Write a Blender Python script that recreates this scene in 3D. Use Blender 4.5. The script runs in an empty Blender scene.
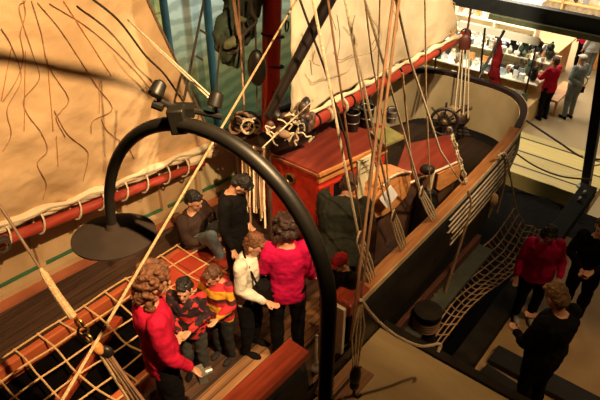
import bpy, bmesh, math, random
from mathutils import Vector, Matrix, noise
R = random.Random(7)
col = bpy.context.scene.collection
PI = math.pi
# ------------------------------------------------------------------ camera and measuring helpers
F = 583.0; TH = math.radians(35); H = 6.9
CC, SS = math.cos(TH), math.sin(TH)
AX = math.radians(51)
A = Vector((math.cos(AX), math.sin(AX), 0)); B = Vector((math.sin(AX), -math.cos(AX), 0))
def ray(px, py):
    u = (px-300)/F; v = (200-py)/F
    return Vector((u, CC+v*SS, -SS+v*CC))
def toS(w): return Vector((w.dot(A), w.dot(B), w.z))          # ship frame: s aft, n starboard, z up
def W(s, n=None, z=None):
    if n is None: s, n, z = s
    return A*s + B*n + Vector((0, 0, z))
def atz(px, py, z): r = ray(px, py); return Vector((0, 0, H)) + r*((z-H)/r.z)
def atn(px, py, n): r = ray(px, py); return Vector((0, 0, H)) + r*(n/r.dot(B))
def ats(px, py, s): r = ray(px, py); return Vector((0, 0, H)) + r*(s/r.dot(A))
def atd(px, py, d): return Vector((0, 0, H)) + ray(px, py)*d   # d = depth along the view axis
def hull(px, py, d=None): return atd(px, py, d)

cam = bpy.data.objects.new('camera', bpy.data.cameras.new('camera')); col.objects.link(cam)
cam.location = (0, 0, H); cam.rotation_euler = (math.radians(55), 0, 0)
cam.data.sensor_width = 36; cam.data.lens = F*36/600; cam.data.clip_start = .05; cam.data.clip_end = 200
bpy.context.scene.camera = cam
vs = bpy.context.scene.view_settings
vs.view_transform = 'Standard'; vs.look = 'None'; vs.gamma = 1; vs.use_curve_mapping = False; vs.exposure = 0

# ------------------------------------------------------------------ materials
def mat(name, c, rough=.6, c2=None, scale=8, bump=0.0, metal=0.0, stretch=(1, 1, 1), coords='Object', bscale=None, thr=None, sheen=0, emit=0, spec=None, trans=0):
    m = bpy.data.materials.new(name); m.use_nodes = True
    nt = m.node_tree; N = nt.nodes; L = nt.links; b = N['Principled BSDF']
    b.inputs['Roughness'].default_value = rough; b.inputs['Metallic'].default_value = metal
    if spec is not None: b.inputs['Specular IOR Level'].default_value = spec
    c = (*c, 1)
    b.inputs['Base Color'].default_value = c
    if c2 is None: c2 = tuple(x*.65 for x in c[:3])
    tc = N.new('ShaderNodeTexCoord'); mp = N.new('ShaderNodeMapping'); mp.inputs['Scale'].default_value = stretch
    nz = N.new('ShaderNodeTexNoise'); nz.inputs['Scale'].default_value = scale; nz.inputs['Detail'].default_value = 6
    cr = N.new('ShaderNodeValToRGB'); lo, hi = thr or (.35, .65)
    cr.color_ramp.elements[0].position = lo; cr.color_ramp.elements[1].position = hi
    cr.color_ramp.elements[0].color = (*c2, 1); cr.color_ramp.elements[1].color = c
    L.new(tc.outputs[coords], mp.inputs[0]); L.new(mp.outputs[0], nz.inputs['Vector'])
    L.new(nz.outputs['Fac'], cr.inputs[0]); L.new(cr.outputs[0], b.inputs['Base Color'])
    if bump:
        n2 = N.new('ShaderNodeTexNoise'); n2.inputs['Scale'].default_value = bscale or scale*3; n2.inputs['Detail'].default_value = 5
        bp = N.new('ShaderNodeBump'); bp.inputs['Strength'].default_value = bump; bp.inputs['Distance'].default_value = .02
        L.new(mp.outputs[0], n2.inputs['Vector']); L.new(n2.outputs['Fac'], bp.inputs['Height']); L.new(bp.outputs[0], b.inputs['Normal'])
    if emit:
        b.inputs['Emission Color'].default_value = c; b.inputs['Emission Strength'].default_value = emit
    return m
def planks(name, c, c2, width=.1, rough=.5, axis=1):
    """boards running along the object's x axis, dark seams between"""
    m = mat(name, c, rough, c2, 3, .15, stretch=(.4, 6, 6) if axis == 1 else (6, .4, 6)); nt = m.node_tree; N = nt.nodes; L = nt.links; b = N['Principled BSDF']
    tc = [n for n in N if n.type == 'TEX_COORD'][0]; cr = [n for n in N if n.type == 'VALTORGB'][0]
    sp = N.new('ShaderNodeSeparateXYZ'); L.new(tc.outputs['Object'], sp.inputs[0])
    d = N.new('ShaderNodeMath'); d.operation = 'DIVIDE'; d.inputs[1].default_value = width; L.new(sp.outputs[axis], d.inputs[0])
    f = N.new('ShaderNodeMath'); f.operation = 'FRACT'; L.new(d.outputs[0], f.inputs[0])
    g = N.new('ShaderNodeMath'); g.operation = 'LESS_THAN'; g.inputs[1].default_value = .09; L.new(f.outputs[0], g.inputs[0])
    fl = N.new('ShaderNodeMath'); fl.operation = 'FLOOR'; L.new(d.outputs[0], fl.inputs[0])
    wn = N.new('ShaderNodeTexWhiteNoise'); wn.noise_dimensions = '1D'; L.new(fl.outputs[0], wn.inputs['W'])
    hv = N.new('ShaderNodeHueSaturation'); mr = N.new('ShaderNodeMapRange'); mr.inputs[3].default_value = .7; mr.inputs[4].default_value = 1.25
    L.new(wn.outputs['Value'], mr.inputs[0]); L.new(mr.outputs[0], hv.inputs['Value']); L.new(cr.outputs[0], hv.inputs['Color'])
    mx = N.new('ShaderNodeMixRGB'); mx.inputs['Color2'].default_value = (.015, .01, .006, 1)
    L.new(g.outputs[0], mx.inputs['Fac']); L.new(hv.outputs[0], mx.inputs['Color1']); L.new(mx.outputs[0], b.inputs['Base Color'])
    return m
M = {}
M['deck'] = planks('deck', (.075, .037, .022), (.04, .02, .012), .11)
M['walk'] = planks('walk', (.42, .22, .10), (.25, .12, .05), .085)
M['hull_black'] = mat('hull_black', (.012, .011, .010), .45, bump=.1)
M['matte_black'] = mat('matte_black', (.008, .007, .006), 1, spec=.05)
M['red_rail'] = mat('red_rail', (.33, .05, .02), .35, (.2, .03, .012), 5, .15, stretch=(.4, 5, 5))
M['wood_rail'] = mat('wood_rail', (.50, .23, .08), .35, (.33, .13, .04), 4, .12, stretch=(.5, 6, 6))
M['white_trim'] = mat('white_trim', (.80, .72, .58), .5, (.6, .5, .36))
M['cream_paint'] = mat('cream_paint', (.50, .33, .17), .6, (.4, .26, .13), 3, .08)
M['cream_stern'] = mat('cream_stern', (.60, .48, .28), .6, (.5, .38, .20), 2.5, .08)
M['waterway'] = mat('waterway', (.42, .13, .06), .5, (.3, .09, .04), 4)
M['red_house'] = mat('red_house', (.55, .035, .015), .38, (.42, .025, .012), 4, .12, stretch=(.5, 4, 4))
M['red_roof'] = mat('red_roof', (.23, .04, .022), .3, (.15, .024, .015), 3, .1, stretch=(.5, 4, 4))
M['red_mast'] = mat('red_mast', (.70, .03, .03), .35, (.38, .018, .01), 5, .1, stretch=(3, 3, .4))
M['red_boom'] = mat('red_boom', (.42, .06, .035), .35, (.3, .035, .02), 5, .12, stretch=(.6, 4, 4))
M['orange_wood'] = mat('orange_wood', (.68, .30, .10), .4, (.5, .19, .05), 5, .1, stretch=(.5, 5, 5))
M['hatch_red'] = mat('hatch_red', (.48, .06, .03), .45, (.36, .04, .02), 4, .12)
M['deck_aft'] = planks('deck_aft', (.045, .022, .014), (.022, .012, .008), .11)
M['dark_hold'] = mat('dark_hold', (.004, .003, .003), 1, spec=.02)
M['sail'] = mat('sail', (.76, .52, .28), .85, (.62, .40, .20), 1.6, .9, bscale=4, stretch=(1, 1, 1.6))
M['sail_pale'] = mat('sail_pale', (.80, .68, .47), .85, (.68, .53, .33), 1.8, .8, bscale=4, stretch=(1, 1, .7))
M['rope'] = mat('rope', (.60, .42, .22), .85, (.42, .26, .12), 60, .4, bscale=120)
M['rope_pale'] = mat('rope_pale', (.85, .74, .54), .85, (.6, .46, .28), 60, .4, bscale=120)
M['rope_net'] = mat('rope_net', (.72, .47, .22), .85, (.55, .33, .14), 60, .3, bscale=120)
M['rope_dark'] = mat('rope_dark', (.05, .032, .02), .8, bump=.3)
M['reef'] = mat('reef', (.50, .27, .13), .85)
M['rope_brown'] = mat('rope_brown', (.24, .14, .08), .8, bump=.3)
M['rope_rust'] = mat('rope_rust', (.34, .18, .09), .8, bump=.3)
M['spar_dark'] = mat('spar_dark', (.022, .014, .012), .4, bump=.1)
M['iron'] = mat('iron', (.022, .018, .015), .4, metal=.3, bump=.1)
M['lamp_iron'] = mat('lamp_iron', (.016, .013, .009), .45, metal=.1, bump=.05)
M['brass'] = mat('brass', (.5, .33, .12), .35, metal=.9)
M['block_wood'] = mat('block_wood', (.10, .05, .03), .45, bump=.1)
M['block_red'] = mat('block_red', (.12, .03, .022), .45, bump=.1)
M['tin'] = mat('tin', (.35, .33, .28), .35, metal=.6)
M['green_cloth'] = mat('green_cloth', (.05, .085, .05), .8, (.02, .03, .018), 6, .3)
M['olive'] = mat('olive', (.26, .25, .08), .6, bump=.1)
M['wall_dark'] = mat('wall_dark', (.06, .06, .045), .9)
M['floor'] = mat('floor', (.40, .30, .17), .75, (.33, .25, .13), 1.5, .05, coords='Generated')
M['platform'] = planks('platform', (.66, .52, .19), (.56, .43, .15), .62, .55)
M['gangway'] = mat('gangway', (.46, .35, .17), .7, (.30, .21, .10), 2.4, .3, bscale=14, stretch=(1, .35, 1))
M['walkway'] = mat('walkway', (.48, .33, .16), .7, (.36, .24, .11), 2, .2)
M['beam_black'] = mat('beam_black', (.012, .012, .010), .5)
M['beam_grey'] = mat('beam_grey', (.022, .018, .014), .8, bump=.1, spec=.15)
M['beam_olive'] = mat('beam_olive', (.12, .12, .05), .6)
M['pillar_blue'] = mat('pillar_blue', (.045, .13, .17), .45, (.03, .09, .12), 4)
M['paper'] = mat('paper', (.93, .91, .87), .6, (.88, .86, .8), 10)
M['poster'] = mat('poster', (.80, .70, .45), .7, (.7, .6, .36), 3)
M['ink'] = mat('ink', (.18, .13, .08), .8)
M['glass_black'] = mat('glass_black', (.01, .01, .01), .1)
M['skin'] = mat('skin', (.62, .33, .20), .5, (.55, .27, .16), 5)
M['lips'] = mat('lips', (.40, .12, .09), .5); M['eye'] = mat('eye', (.02, .015, .01), .2)
for k, c in dict(hair_dark=(.045, .018, .012), hair_brown=(.13, .05, .025), hair_black=(.012, .009, .008), hair_auburn=(.20, .075, .03), hair_sandy=(.32, .18, .07), hair_grey=(.3, .27, .22)).items():
    M[k] = mat(k, c, .6, tuple(x*.5 for x in c), 25, .8, bscale=45)
for k, c in dict(red=(.55, .010, .045), pinkred=(.62, .008, .085), darkred=(.28, .015, .02), black=(.007, .006, .006), charcoal=(.03, .029, .028), dkgrey=(.07, .068, .062), jeans=(.10, .13, .16), bluegrey=(.22, .26, .27), palegrey=(.45, .45, .42), white=(.78, .72, .60), tan=(.45, .33, .2), olivecoat=(.04, .045, .033), brown=(.05, .028, .02), yellow=(.75, .36, .03), orange=(.7, .2, .02)).items():
    M['c_'+k] = mat('cloth_'+k, c, .85, tuple(x*.7 for x in c), 9, .35, bscale=18, spec=.12)
M['c_stripe'] = mat('cloth_striped', (.75, .36, .03), .85)
def striped(m, colA, colB, colC, z0, step):
    N = m.node_tree.nodes; L = m.node_tree.links; b = N['Principled BSDF']
    tc = [n for n in N if n.type == 'TEX_COORD'][0]; sp = N.new('ShaderNodeSeparateXYZ'); L.new(tc.outputs['Object'], sp.inputs[0])
    d = N.new('ShaderNodeMath'); d.operation = 'MULTIPLY_ADD'; d.inputs[1].default_value = 1/step; d.inputs[2].default_value = -z0/step; L.new(sp.outputs[2], d.inputs[0])
    f = N.new('ShaderNodeMath'); f.operation = 'FRACT'; L.new(d.outputs[0], f.inputs[0])
    cr = N.new('ShaderNodeValToRGB'); cr.color_ramp.interpolation = 'CONSTANT'
    e = cr.color_ramp.elements; e[0].color = (*colA, 1); e[1].position = .45; e[1].color = (*colB, 1); x = e.new(.72); x.color = (*colC, 1)
    L.new(f.outputs[0], cr.inputs[0]); L.new(cr.outputs[0], b.inputs['Base Color'])
striped(M['c_stripe'], (.75, .36, .02), (.50, .02, .03), (.10, .012, .02), .70, .18)
M['c_patch'] = mat('cloth_patch', (.60, .03, .03), .85, (.02, .008, .012), 7, thr=(.52, .55)); 

# ------------------------------------------------------------------ mesh building
class MB:
    def __init__(s): s.v = []; s.f = []
    def add(s, vs_, fs): k = len(s.v); s.v += [Vector(v) for v in vs_]; s.f += [tuple(i+k for i in f) for f in fs]
    def box(s, c, d, m=None):
        x, y, z = d[0]/2, d[1]/2, d[2]/2; c = Vector(c)
        P = [Vector((i, j, k)) for i in (-x, x) for j in (-y, y) for k in (-z, z)]
        if m: P = [m @ p for p in P]
        s.add([c+p for p in P], [(0, 1, 3, 2), (4, 6, 7, 5), (0, 4, 5, 1), (2, 3, 7, 6), (0, 2, 6, 4), (1, 5, 7, 3)])
    def sbox(s, s0, s1, n0, n1, z0, z1):      # box in the ship frame
        P = [W(a, b, c) for a in (s0, s1) for b in (n0, n1) for c in (z0, z1)]
        s.add(P, [(0, 1, 3, 2), (4, 6, 7, 5), (0, 4, 5, 1), (2, 3, 7, 6), (0, 2, 6, 4), (1, 5, 7, 3)])
    def prism(s, top, dz):                    # polygon of world points extruded by a vector
        n = len(top); d = Vector(dz) if not isinstance(dz, (int, float)) else Vector((0, 0, dz))
        s.add(list(top)+[Vector(p)+d for p in top], [tuple(range(n)), tuple(range(2*n-1, n-1, -1))]+[(i, (i+1) % n, (i+1) % n+n, i+n) for i in range(n)])
    def tube(s, pts, r, seg=8, closed=False, cap=True):
        pts = [Vector(p) for p in pts]; n = len(pts); rr = r if isinstance(r, (list, tuple)) else [r]*n
        base = len(s.v); up = None; t0 = None
        for i, p in enumerate(pts):
            if closed: t = pts[(i+1) % n]-pts[i-1]
            else: t = pts[min(i+1, n-1)]-pts[max(i-1, 0)]
            if t.length < 1e-9: t = Vector((0, 0, 1))
            t.normalize()
            if up is None: up = t.orthogonal().normalized()
            else:
                up = up-t*up.dot(t)
                if up.length < 1e-5: up = t.orthogonal()
                up.normalize()
            w = t.cross(up)
            for k in range(seg):
                a = 2*PI*k/seg; s.v.append(p+(up*math.cos(a)+w*math.sin(a))*rr[i])
        m = n if closed else n-1
        for i in range(m):
            for k in range(seg):
                j = (i+1) % n
                s.f.append((base+i*seg+k, base+i*seg+(k+1) % seg, base+j*seg+(k+1) % seg, base+j*seg+k))
        if cap and not closed:
            s.f.append(tuple(base+k for k in range(seg))[::-1]); s.f.append(tuple(base+(n-1)*seg+k for k in range(seg)))
    def ell(s, c, r, m=None, u=12, v=8):
        c = Vector(c); P = [Vector((0, 0, r[2]))]
        for i in range(1, v):
            for k in range(u):
                a = PI*i/v; b = 2*PI*k/u; P.append(Vector((r[0]*math.sin(a)*math.cos(b), r[1]*math.sin(a)*math.sin(b), r[2]*math.cos(a))))
        P.append(Vector((0, 0, -r[2])))
        if m: P = [m @ p for p in P]
        f = [(0, 1+k, 1+(k+1) % u) for k in range(u)]
        for i in range(v-2):
            f += [(1+i*u+k, 1+(i+1)*u+k, 1+(i+1)*u+(k+1) % u, 1+i*u+(k+1) % u) for k in range(u)]
        l = 1+(v-1)*u; f += [(l, l-u+(k+1) % u, l-u+k) for k in range(u)]
        s.add([c+p for p in P], f)
    def lathe(s, c, prof, m=None, seg=20):    # prof: list of (r, z)
        c = Vector(c); base = []
        for r, z in prof:
            for k in range(seg):
                p = Vector((r*math.cos(2*PI*k/seg), r*math.sin(2*PI*k/seg), z)); base.append(c+(m @ p if m else p))
        n = len(prof); f = [(i*seg+k, i*seg+(k+1) % seg, (i+1)*seg+(k+1) % seg, (i+1)*seg+k) for i in range(n-1) for k in range(seg)]
        f += [tuple(range(seg))[::-1], tuple((n-1)*seg+k for k in range(seg))]
        s.add(base, f)
    def ring(s, c, R_, r, m=None, seg=20, rs=6):
        c = Vector(c); pts = [Vector((R_*math.cos(2*PI*k/seg), R_*math.sin(2*PI*k/seg), 0)) for k in range(seg)]
        s.tube([c+(m @ p if m else p) for p in pts], r, rs, closed=True)
    def build(s, name, material, parent=None, smooth=True, bevel=0):
        me = bpy.data.meshes.new(name)
        inv = parent_inv(parent)
        me.from_pydata([inv @ v for v in s.v], [], s.f); me.update()
        bm = bmesh.new(); bm.from_mesh(me); bmesh.ops.recalc_face_normals(bm, faces=bm.faces); bm.to_mesh(me); bm.free()
        o = bpy.data.objects.new(name, me); col.objects.link(o)
        if parent is not None: o.parent = parent
        else:
            # put the origin at the base of the mesh
            xs = [v.x for v in s.v]; ys = [v.y for v in s.v]; zs = [v.z for v in s.v]
            c = Vector(((min(xs)+max(xs))/2, (min(ys)+max(ys))/2, min(zs)))
            rot = Matrix.Rotation(s.rot, 4, 'Z') if hasattr(s, 'rot') else Matrix.Identity(4)
            mm = Matrix.Translation(c) @ rot; me.transform(mm.inverted()); o.matrix_basis = mm
        me.materials.append(material)
        if smooth:
            for p in me.polygons: p.use_smooth = True
            try: me.set_sharp_from_angle(angle=math.radians(38))
            except Exception: pass
        if bevel:
            md = o.modifiers.new('bevel', 'BEVEL'); md.width = bevel; md.segments = 2; md.limit_method = 'ANGLE'
        return o
ROOTS = {}
def parent_inv(p):
    m = Matrix.Identity(4)
    while p is not None:
        m = m @ p.matrix_basis.inverted() if False else m
        ch = p; chain = []
        while ch is not None: chain.append(ch.matrix_basis.copy()); ch = ch.parent
        t = Matrix.Identity(4)
        for c in reversed(chain): t = t @ c
        return t.inverted()
    return m
def tag(o, label, cat, group=None, kind=None):
    o['label'] = label; o['category'] = cat
    if group: o['group'] = group
    if kind: o['kind'] = kind
    return o
def thing(name, label, cat, loc, rz=0, group=None):
    o = bpy.data.objects.new(name, None); col.objects.link(o); o.empty_display_size = .1
    o.matrix_basis = Matrix.Translation(Vector(loc)) @ Matrix.Rotation(rz, 4, 'Z')
    return tag(o, label, cat, group)
def struct(o): o['kind'] = 'structure'; return o
def copy_tree(o, parent=None):
    c = o.copy(); col.objects.link(c)
    if parent is not None: c.parent = parent
    for ch in list(o.children): copy_tree(ch, c)
    return c
def smoothpath(pts, n=8):
    pts = [Vector(p) for p in pts]; out = []
    P = [pts[0]*2-pts[1]]+pts+[pts[-1]*2-pts[-2]]
    for i in range(1, len(P)-2):
        for k in range(n):
            t = k/n; a, b, c, d = P[i-1], P[i], P[i+1], P[i+2]
            out.append(.5*((2*b)+(c-a)*t+(2*a-5*b+4*c-d)*t*t+(3*b-a-3*c+d)*t**3))
    out.append(pts[-1]); return out
def rope(name, pts, r, material, label, cat='rope', parent=None, group=None, smooth=True, seg=6):
    m = MB(); m.tube(smoothpath(pts) if (smooth and len(pts) > 2) else pts, r, seg)
    o = m.build(name, material, parent)
    if parent is None: tag(o, label, cat, group)
    return o
def rot_to(d, up=Vector((0, 0, 1))):          # matrix whose z axis is d
    d = Vector(d).normalized(); return d.to_track_quat('Z', 'Y').to_matrix()

# ================================================================== SETTING
g = MB(); g.box((4, 14, -.1), (60, 50, .2)); struct(g.build('floor', M['floor'], smooth=False))
# long side wall beyond the ship with the painted seascape
N_WALL = -9.2
w = MB(); w.sbox(0, 30, N_WALL-.2, N_WALL, 0, 9); w.rot = AX; struct(w.build('wall_left', M['wall_dark'], smooth=False))
w = MB(); w.sbox(29, 29.2, N_WALL, 12, 0, 9); w.rot = AX; struct(w.build('wall_back', mat('wall_back_paint', (.30, .26, .18), .8), smooth=False))
# painted seascape (a flat mural on the wall)
mm = bpy.data.materials.new('seascape_paint'); mm.use_nodes = True
N = mm.node_tree.nodes; L = mm.node_tree.links; b = N['Principled BSDF']; b.inputs['Roughness'].default_value = .8
tc = N.new('ShaderNodeTexCoord'); sp = N.new('ShaderNodeSeparateXYZ'); L.new(tc.outputs['Object'], sp.inputs[0])
wv = N.new('ShaderNodeTexWave'); wv.wave_type = 'BANDS'; wv.bands_direction = 'Z'; wv.inputs['Scale'].default_value = 1.1; wv.inputs['Distortion'].default_value = 5; wv.inputs['Detail'].default_value = 4; wv.inputs['Detail Scale'].default_value = 1.5
L.new(tc.outputs['Object'], wv.inputs['Vector'])
nz = N.new('ShaderNodeTexNoise'); nz.inputs['Scale'].default_value = 1.3; nz.inputs['Detail'].default_value = 6; L.new(tc.outputs['Object'], nz.inputs['Vector'])
ad = N.new('ShaderNodeMath'); ad.operation = 'MULTIPLY_ADD'; ad.inputs[1].default_value = 1.4; L.new(nz.outputs['Fac'], ad.inputs[0]); L.new(sp.outputs[2], ad.inputs[2])
cr = N.new('ShaderNodeValToRGB'); e = cr.color_ramp.elements
mr = N.new('ShaderNodeMapRange'); mr.inputs[1].default_value = .6; mr.inputs[2].default_value = 4.6; L.new(ad.outputs[0], mr.inputs[0]); L.new(mr.outputs[0], cr.inputs[0])
e[0].color = (.035, .10, .05, 1); e[0].position = 0; e[1].color = (.80, .86, .82, 1); e[1].position = .95
for p_, c_ in ((.3, (.12, .17, .07, 1)), (.48, (.26, .27, .12, 1)), (.68, (.46, .56, .46, 1))):
    x = e.new(p_); x.color = c_
mx = N.new('ShaderNodeMixRGB'); mx.blend_type = 'MULTIPLY'; mx.inputs['Fac'].default_value = .55; L.new(cr.outputs[0], mx.inputs['Color1'])
c3 = N.new('ShaderNodeValToRGB'); c3.color_ramp.elements[0].color = (.35, .4, .35, 1); c3.color_ramp.elements[0].position = .2; c3.color_ramp.elements[1].position = .7
L.new(wv.outputs['Fac'], c3.inputs[0]); L.new(c3.outputs[0], mx.inputs['Color2']); L.new(mx.outputs[0], b.inputs['Base Color'])
w = MB(); w.sbox(7.15, 16.5, N_WALL, N_WALL+.03, .3, 5.2); w.rot = AX
tag(w.build('seascape_mural', mm, smooth=False), 'painted mural of pale sky over green sea waves on the wall behind the ship', 'mural')
# pale slatted wall panel left of the pillars
w = MB(); w.sbox(5.6, 7.1, N_WALL, N_WALL+.05, .3, 5.2)
for k in range(16):
    w.sbox(5.6, 7.1, N_WALL+.05, N_WALL+.075, .45+k*.3, .70+k*.3)
w.rot = AX
tag(w.build('wall_panel', mat('panel_paint', (.50, .52, .20), .7), smooth=False), 'yellow-green boarded wall panel just left of the blue pillars', 'wall panel')
for px, lab in ((171, 'blue-painted pillar right beside the edge of the left sail'), (212, 'blue-painted pillar standing in front of the middle of the seascape mural')):
    p0 = toS(atn(px, 60, N_WALL+.5)); m = MB(); m.tube([W(p0.x, p0.y, 0), W(p0.x, p0.y, 6.5)], 0.075 if px < 200 else .085, 20)
    t = thing('pillar', lab, 'pillar', W(p0.x, p0.y, 0)); m.build('shaft', M['pillar_blue'], t)
    q = MB(); q.tube([W(p0.x, p0.y, 0), W(p0.x, p0.y, .12)], .13, 20); q.build('base', M['beam_grey'], t)
# raised pale exhibit platform beside the stern
g = MB(); g.sbox(10.9, 12.75, -3.9, -1.45, 0.0, .34); g.rot = AX - PI/2
o = tag(g.build('display_platform', M['platform'], smooth=False, bevel=.01), 'low pale wooden platform on the floor beyond the ship\'s stern', 'platform')
ci = MB(); ctr = toS(atz(563, 165, .345))
arc = [W(ctr.x+.42*math.cos(a), ctr.y+.42*math.sin(a), .344) for a in [math.radians(100+k*9) for k in range(18)]]
ci.tube(arc, .009, 5); ci.build('chalk_arc', M['white_trim'], o)
bl = MB(); q = atz(580, 187, .34); bl.lathe(q, [(.07, 0), (.07, .04), (.03, .06), (.03, .1)], seg=14); tag(bl.build('floor_fitting', mat('fit', (.25, .33, .30), .4), smooth=True), 'small grey-green disc fitting on the pale platform by the black post', 'fitting')
# dark pit floor between hull and walkway
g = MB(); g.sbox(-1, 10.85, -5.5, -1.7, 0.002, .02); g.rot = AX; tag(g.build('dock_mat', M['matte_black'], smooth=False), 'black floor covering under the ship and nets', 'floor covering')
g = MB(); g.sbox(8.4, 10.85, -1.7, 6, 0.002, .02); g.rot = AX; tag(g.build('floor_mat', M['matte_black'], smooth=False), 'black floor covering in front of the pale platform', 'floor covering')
# raised walkway with visitors, low beam along its ship side
ZW = 1.05
g = MB(); g.sbox(4.05, 8.4, -1.35, 4.5, .02, ZW); g.rot = AX; tag(g.build('walkway', M['walkway'], smooth=False), 'raised brown visitor walkway beside the ship at lower right', 'walkway')
def sbeam(name, p, q, wd, hg, material, label, cat='beam'):
    m = MB(); d = (q-p); mt = d.to_track_quat('X', 'Z').to_matrix()
    m.box((p+q)/2, (d.length, wd, hg), mt); return tag(m.build(name, material, smooth=False, bevel=.01), label, cat)
sbeam('guard_beam', W(4.2, -1.42, ZW+.06), W(9.9, -1.42, ZW+.06), .26, .2, M['beam_grey'], 'long dark beam edging the walkway, running to the black post')
sbeam('floor_timber', W(5.35, -1.2, ZW+.04), W(5.35, .6, ZW+.04), .30, .08, M['beam_black'], 'dark bar standing for a shadow band across the lit walkway floor at lower right')  # shadow bands on the walkway floor, modelled as flat dark bars
sbeam('floor_timber', W(5.0, -1.2, ZW+.04), W(4.75, .9, ZW+.04), .26, .08, M['beam_black'], 'second dark bar standing for a shadow band across the walkway, nearest the bottom edge')
for px, py in ((571, 201), (591, 199)):
    pass
for s_, lab in ((9.3, 'small pale metal clip on the dark guard beam'), (9.55, 'bright metal clip at the far end of the dark guard beam')):
    m = MB(); m.box(W(s_, -1.42, ZW+.19), (.09, .04, .05), Matrix.Rotation(AX, 3, 'Z')); tag(m.build('beam_clip', M['white_trim'], bevel=.008), lab, 'clip')
# black post
p, q = atn(583, 203, -1.66), atn(601, 88, -1.66); sbeam('steel_post', p, q+(q-p)*.8, .16, .16, M['beam_black'], 'leaning black post standing by the right end of the pale platform', 'post')
# gangway platform by the hull
ZG = 2.5
g = MB(); g.sbox(.6, 3.66, -1.93, 1.0, ZG-.14, ZG); g.rot = AX
t = tag(g.build('gangway_platform', M['gangway'], smooth=False, bevel=.01), 'tan boarding platform against the hull at bottom centre', 'platform')
m = MB(); m.sbox(3.66, 3.76, -1.93, 1.0, ZG-.2, ZG+.03); m.build('edge_board', M['beam_grey'], t, smooth=False, bevel=.01)
m = MB()
for s_, n_ in ((.8, -1.7), (3.5, -1.7), (3.5, .8), (.8, .8)): m.sbox(s_-.06, s_+.06, n_-.06, n_+.06, .0, ZG-.14)
m.build('support_posts', M['beam_grey'], t, smooth=False)
g = MB()
for k in range(5): g.sbox(2.72, 3.05, -1.90+k*.085, -1.825+k*.085, ZG, ZG+.04)
# boarding step planks
g = MB()
for k in range(3): g.sbox(1.6, 3.12, -1.91+k*.09, -1.83+k*.09, ZG, ZG+.025)
g.rot = AX; tag(g.build('boarding_planks', planks('bplank', (.36, .18, .08), (.2, .1, .045), .3), smooth=False, bevel=.004), 'brown planks laid on the tan platform beside the gate opening', 'planks')

# ================================================================== SHIP
ship = thing('whaling_ship', 'black-hulled model whaling ship with red rails and cream bulwarks', 'ship', W(0, -3.7, 0), AX)
OUT = [(-1.2, -2.1), (0, -2.04), (2, -1.98), (4, -1.97), (6.4, -2.0), (7.2, -2.08), (7.65, -2.2), (7.95, -2.42), (8.1, -2.75), (8.13, -3.2), (8.12, -3.6), (8.02, -3.9), (7.8, -4.14), (7.4, -4.34), (6.5, -4.72), (5, -5.05), (3.9, -5.22), (2.4, -5.45), (.5, -5.58), (-1.2, -5.6)]
OUTs = [toS(p) for p in smoothpath([W(s, n, 0) for s, n in OUT], 4)]
def railz(s): return 3.18 if s < 4 else 3.18+.13*min(1, max(0, (s-5)/3.0))
def inset(P, d):
    res = []
    for i, p in enumerate(P):
        a, b_ = P[max(i-1, 0)], P[min(i+1, len(P)-1)]; t = Vector((b_.x-a.x, b_.y-a.y)).normalized(); nrm = Vector((-t.y, t.x))
        # outward positive d
        res.append(Vector((p.x-nrm.x*d*-1*-1, p.y-nrm.y*d, 0)) if False else Vector((p.x+t.y*d, p.y-t.x*d, 0)))
    return res
c0 = sum((p.x for p in OUTs))/len(OUTs)
tst = inset(OUTs, .1)
sgn = 1 if tst[2*4].y > OUTs[2*4].y else -1      # +: outward
def off(d): return inset(OUTs, d*sgn)
def strip(outd, ind, z_out_lo, z_hi, idx, zfun=None, lo_in=None):
    """closed wall band between two offsets"""
    m = MB(); O = off(outd); I = off(ind); ks = list(idx)
    vs_ = []
    for k in ks:
        zz = railz(OUTs[k].x)
        zl = z_out_lo if z_out_lo > 0 else zz+z_out_lo
        zh = zz+z_hi
        vs_ += [W(O[k].x, O[k].y, zl), W(O[k].x, O[k].y, zh), W(I[k].x, I[k].y, zh), W(I[k].x, I[k].y, zl)]
    fs = []
    for i in range(len(ks)-1):
        a_, b_ = i*4, (i+1)*4
        for j in range(4): fs.append((a_+j, a_+(j+1) % 4, b_+(j+1) % 4, b_+j))
    fs += [(0, 1, 2, 3), tuple((len(ks)-1)*4+j for j in (3, 2, 1, 0))]
    m.add(vs_, fs); return m
allk = [i for i in range(len(OUTs))]
def seg(s0, s1, side):      # indices on a side between stations
    half = len(OUTs)//2
    r = [i for i in allk if s0 <= OUTs[i].x <= s1 and ((OUTs[i].y > -3.3) == (side > 0))]
    return r
# densify so station limits are respected
def resample(P, step=.12):
    out = [P[0]]
    for a_, b_ in zip(P[:-1], P[1:]):
        n = max(1, int((b_-a_).length/step))
        for k in range(1, n+1): out.append(a_.lerp(b_, k/n))
    return out
OUTs = resample(OUTs); allk = list(range(len(OUTs)))
stern_from = next(i for i in allk if OUTs[i].x > 3.12 and OUTs[i].y > -3)
gate_lo = max(i for i in allk if OUTs[i].x < 2.60 and OUTs[i].y > -3)
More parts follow.
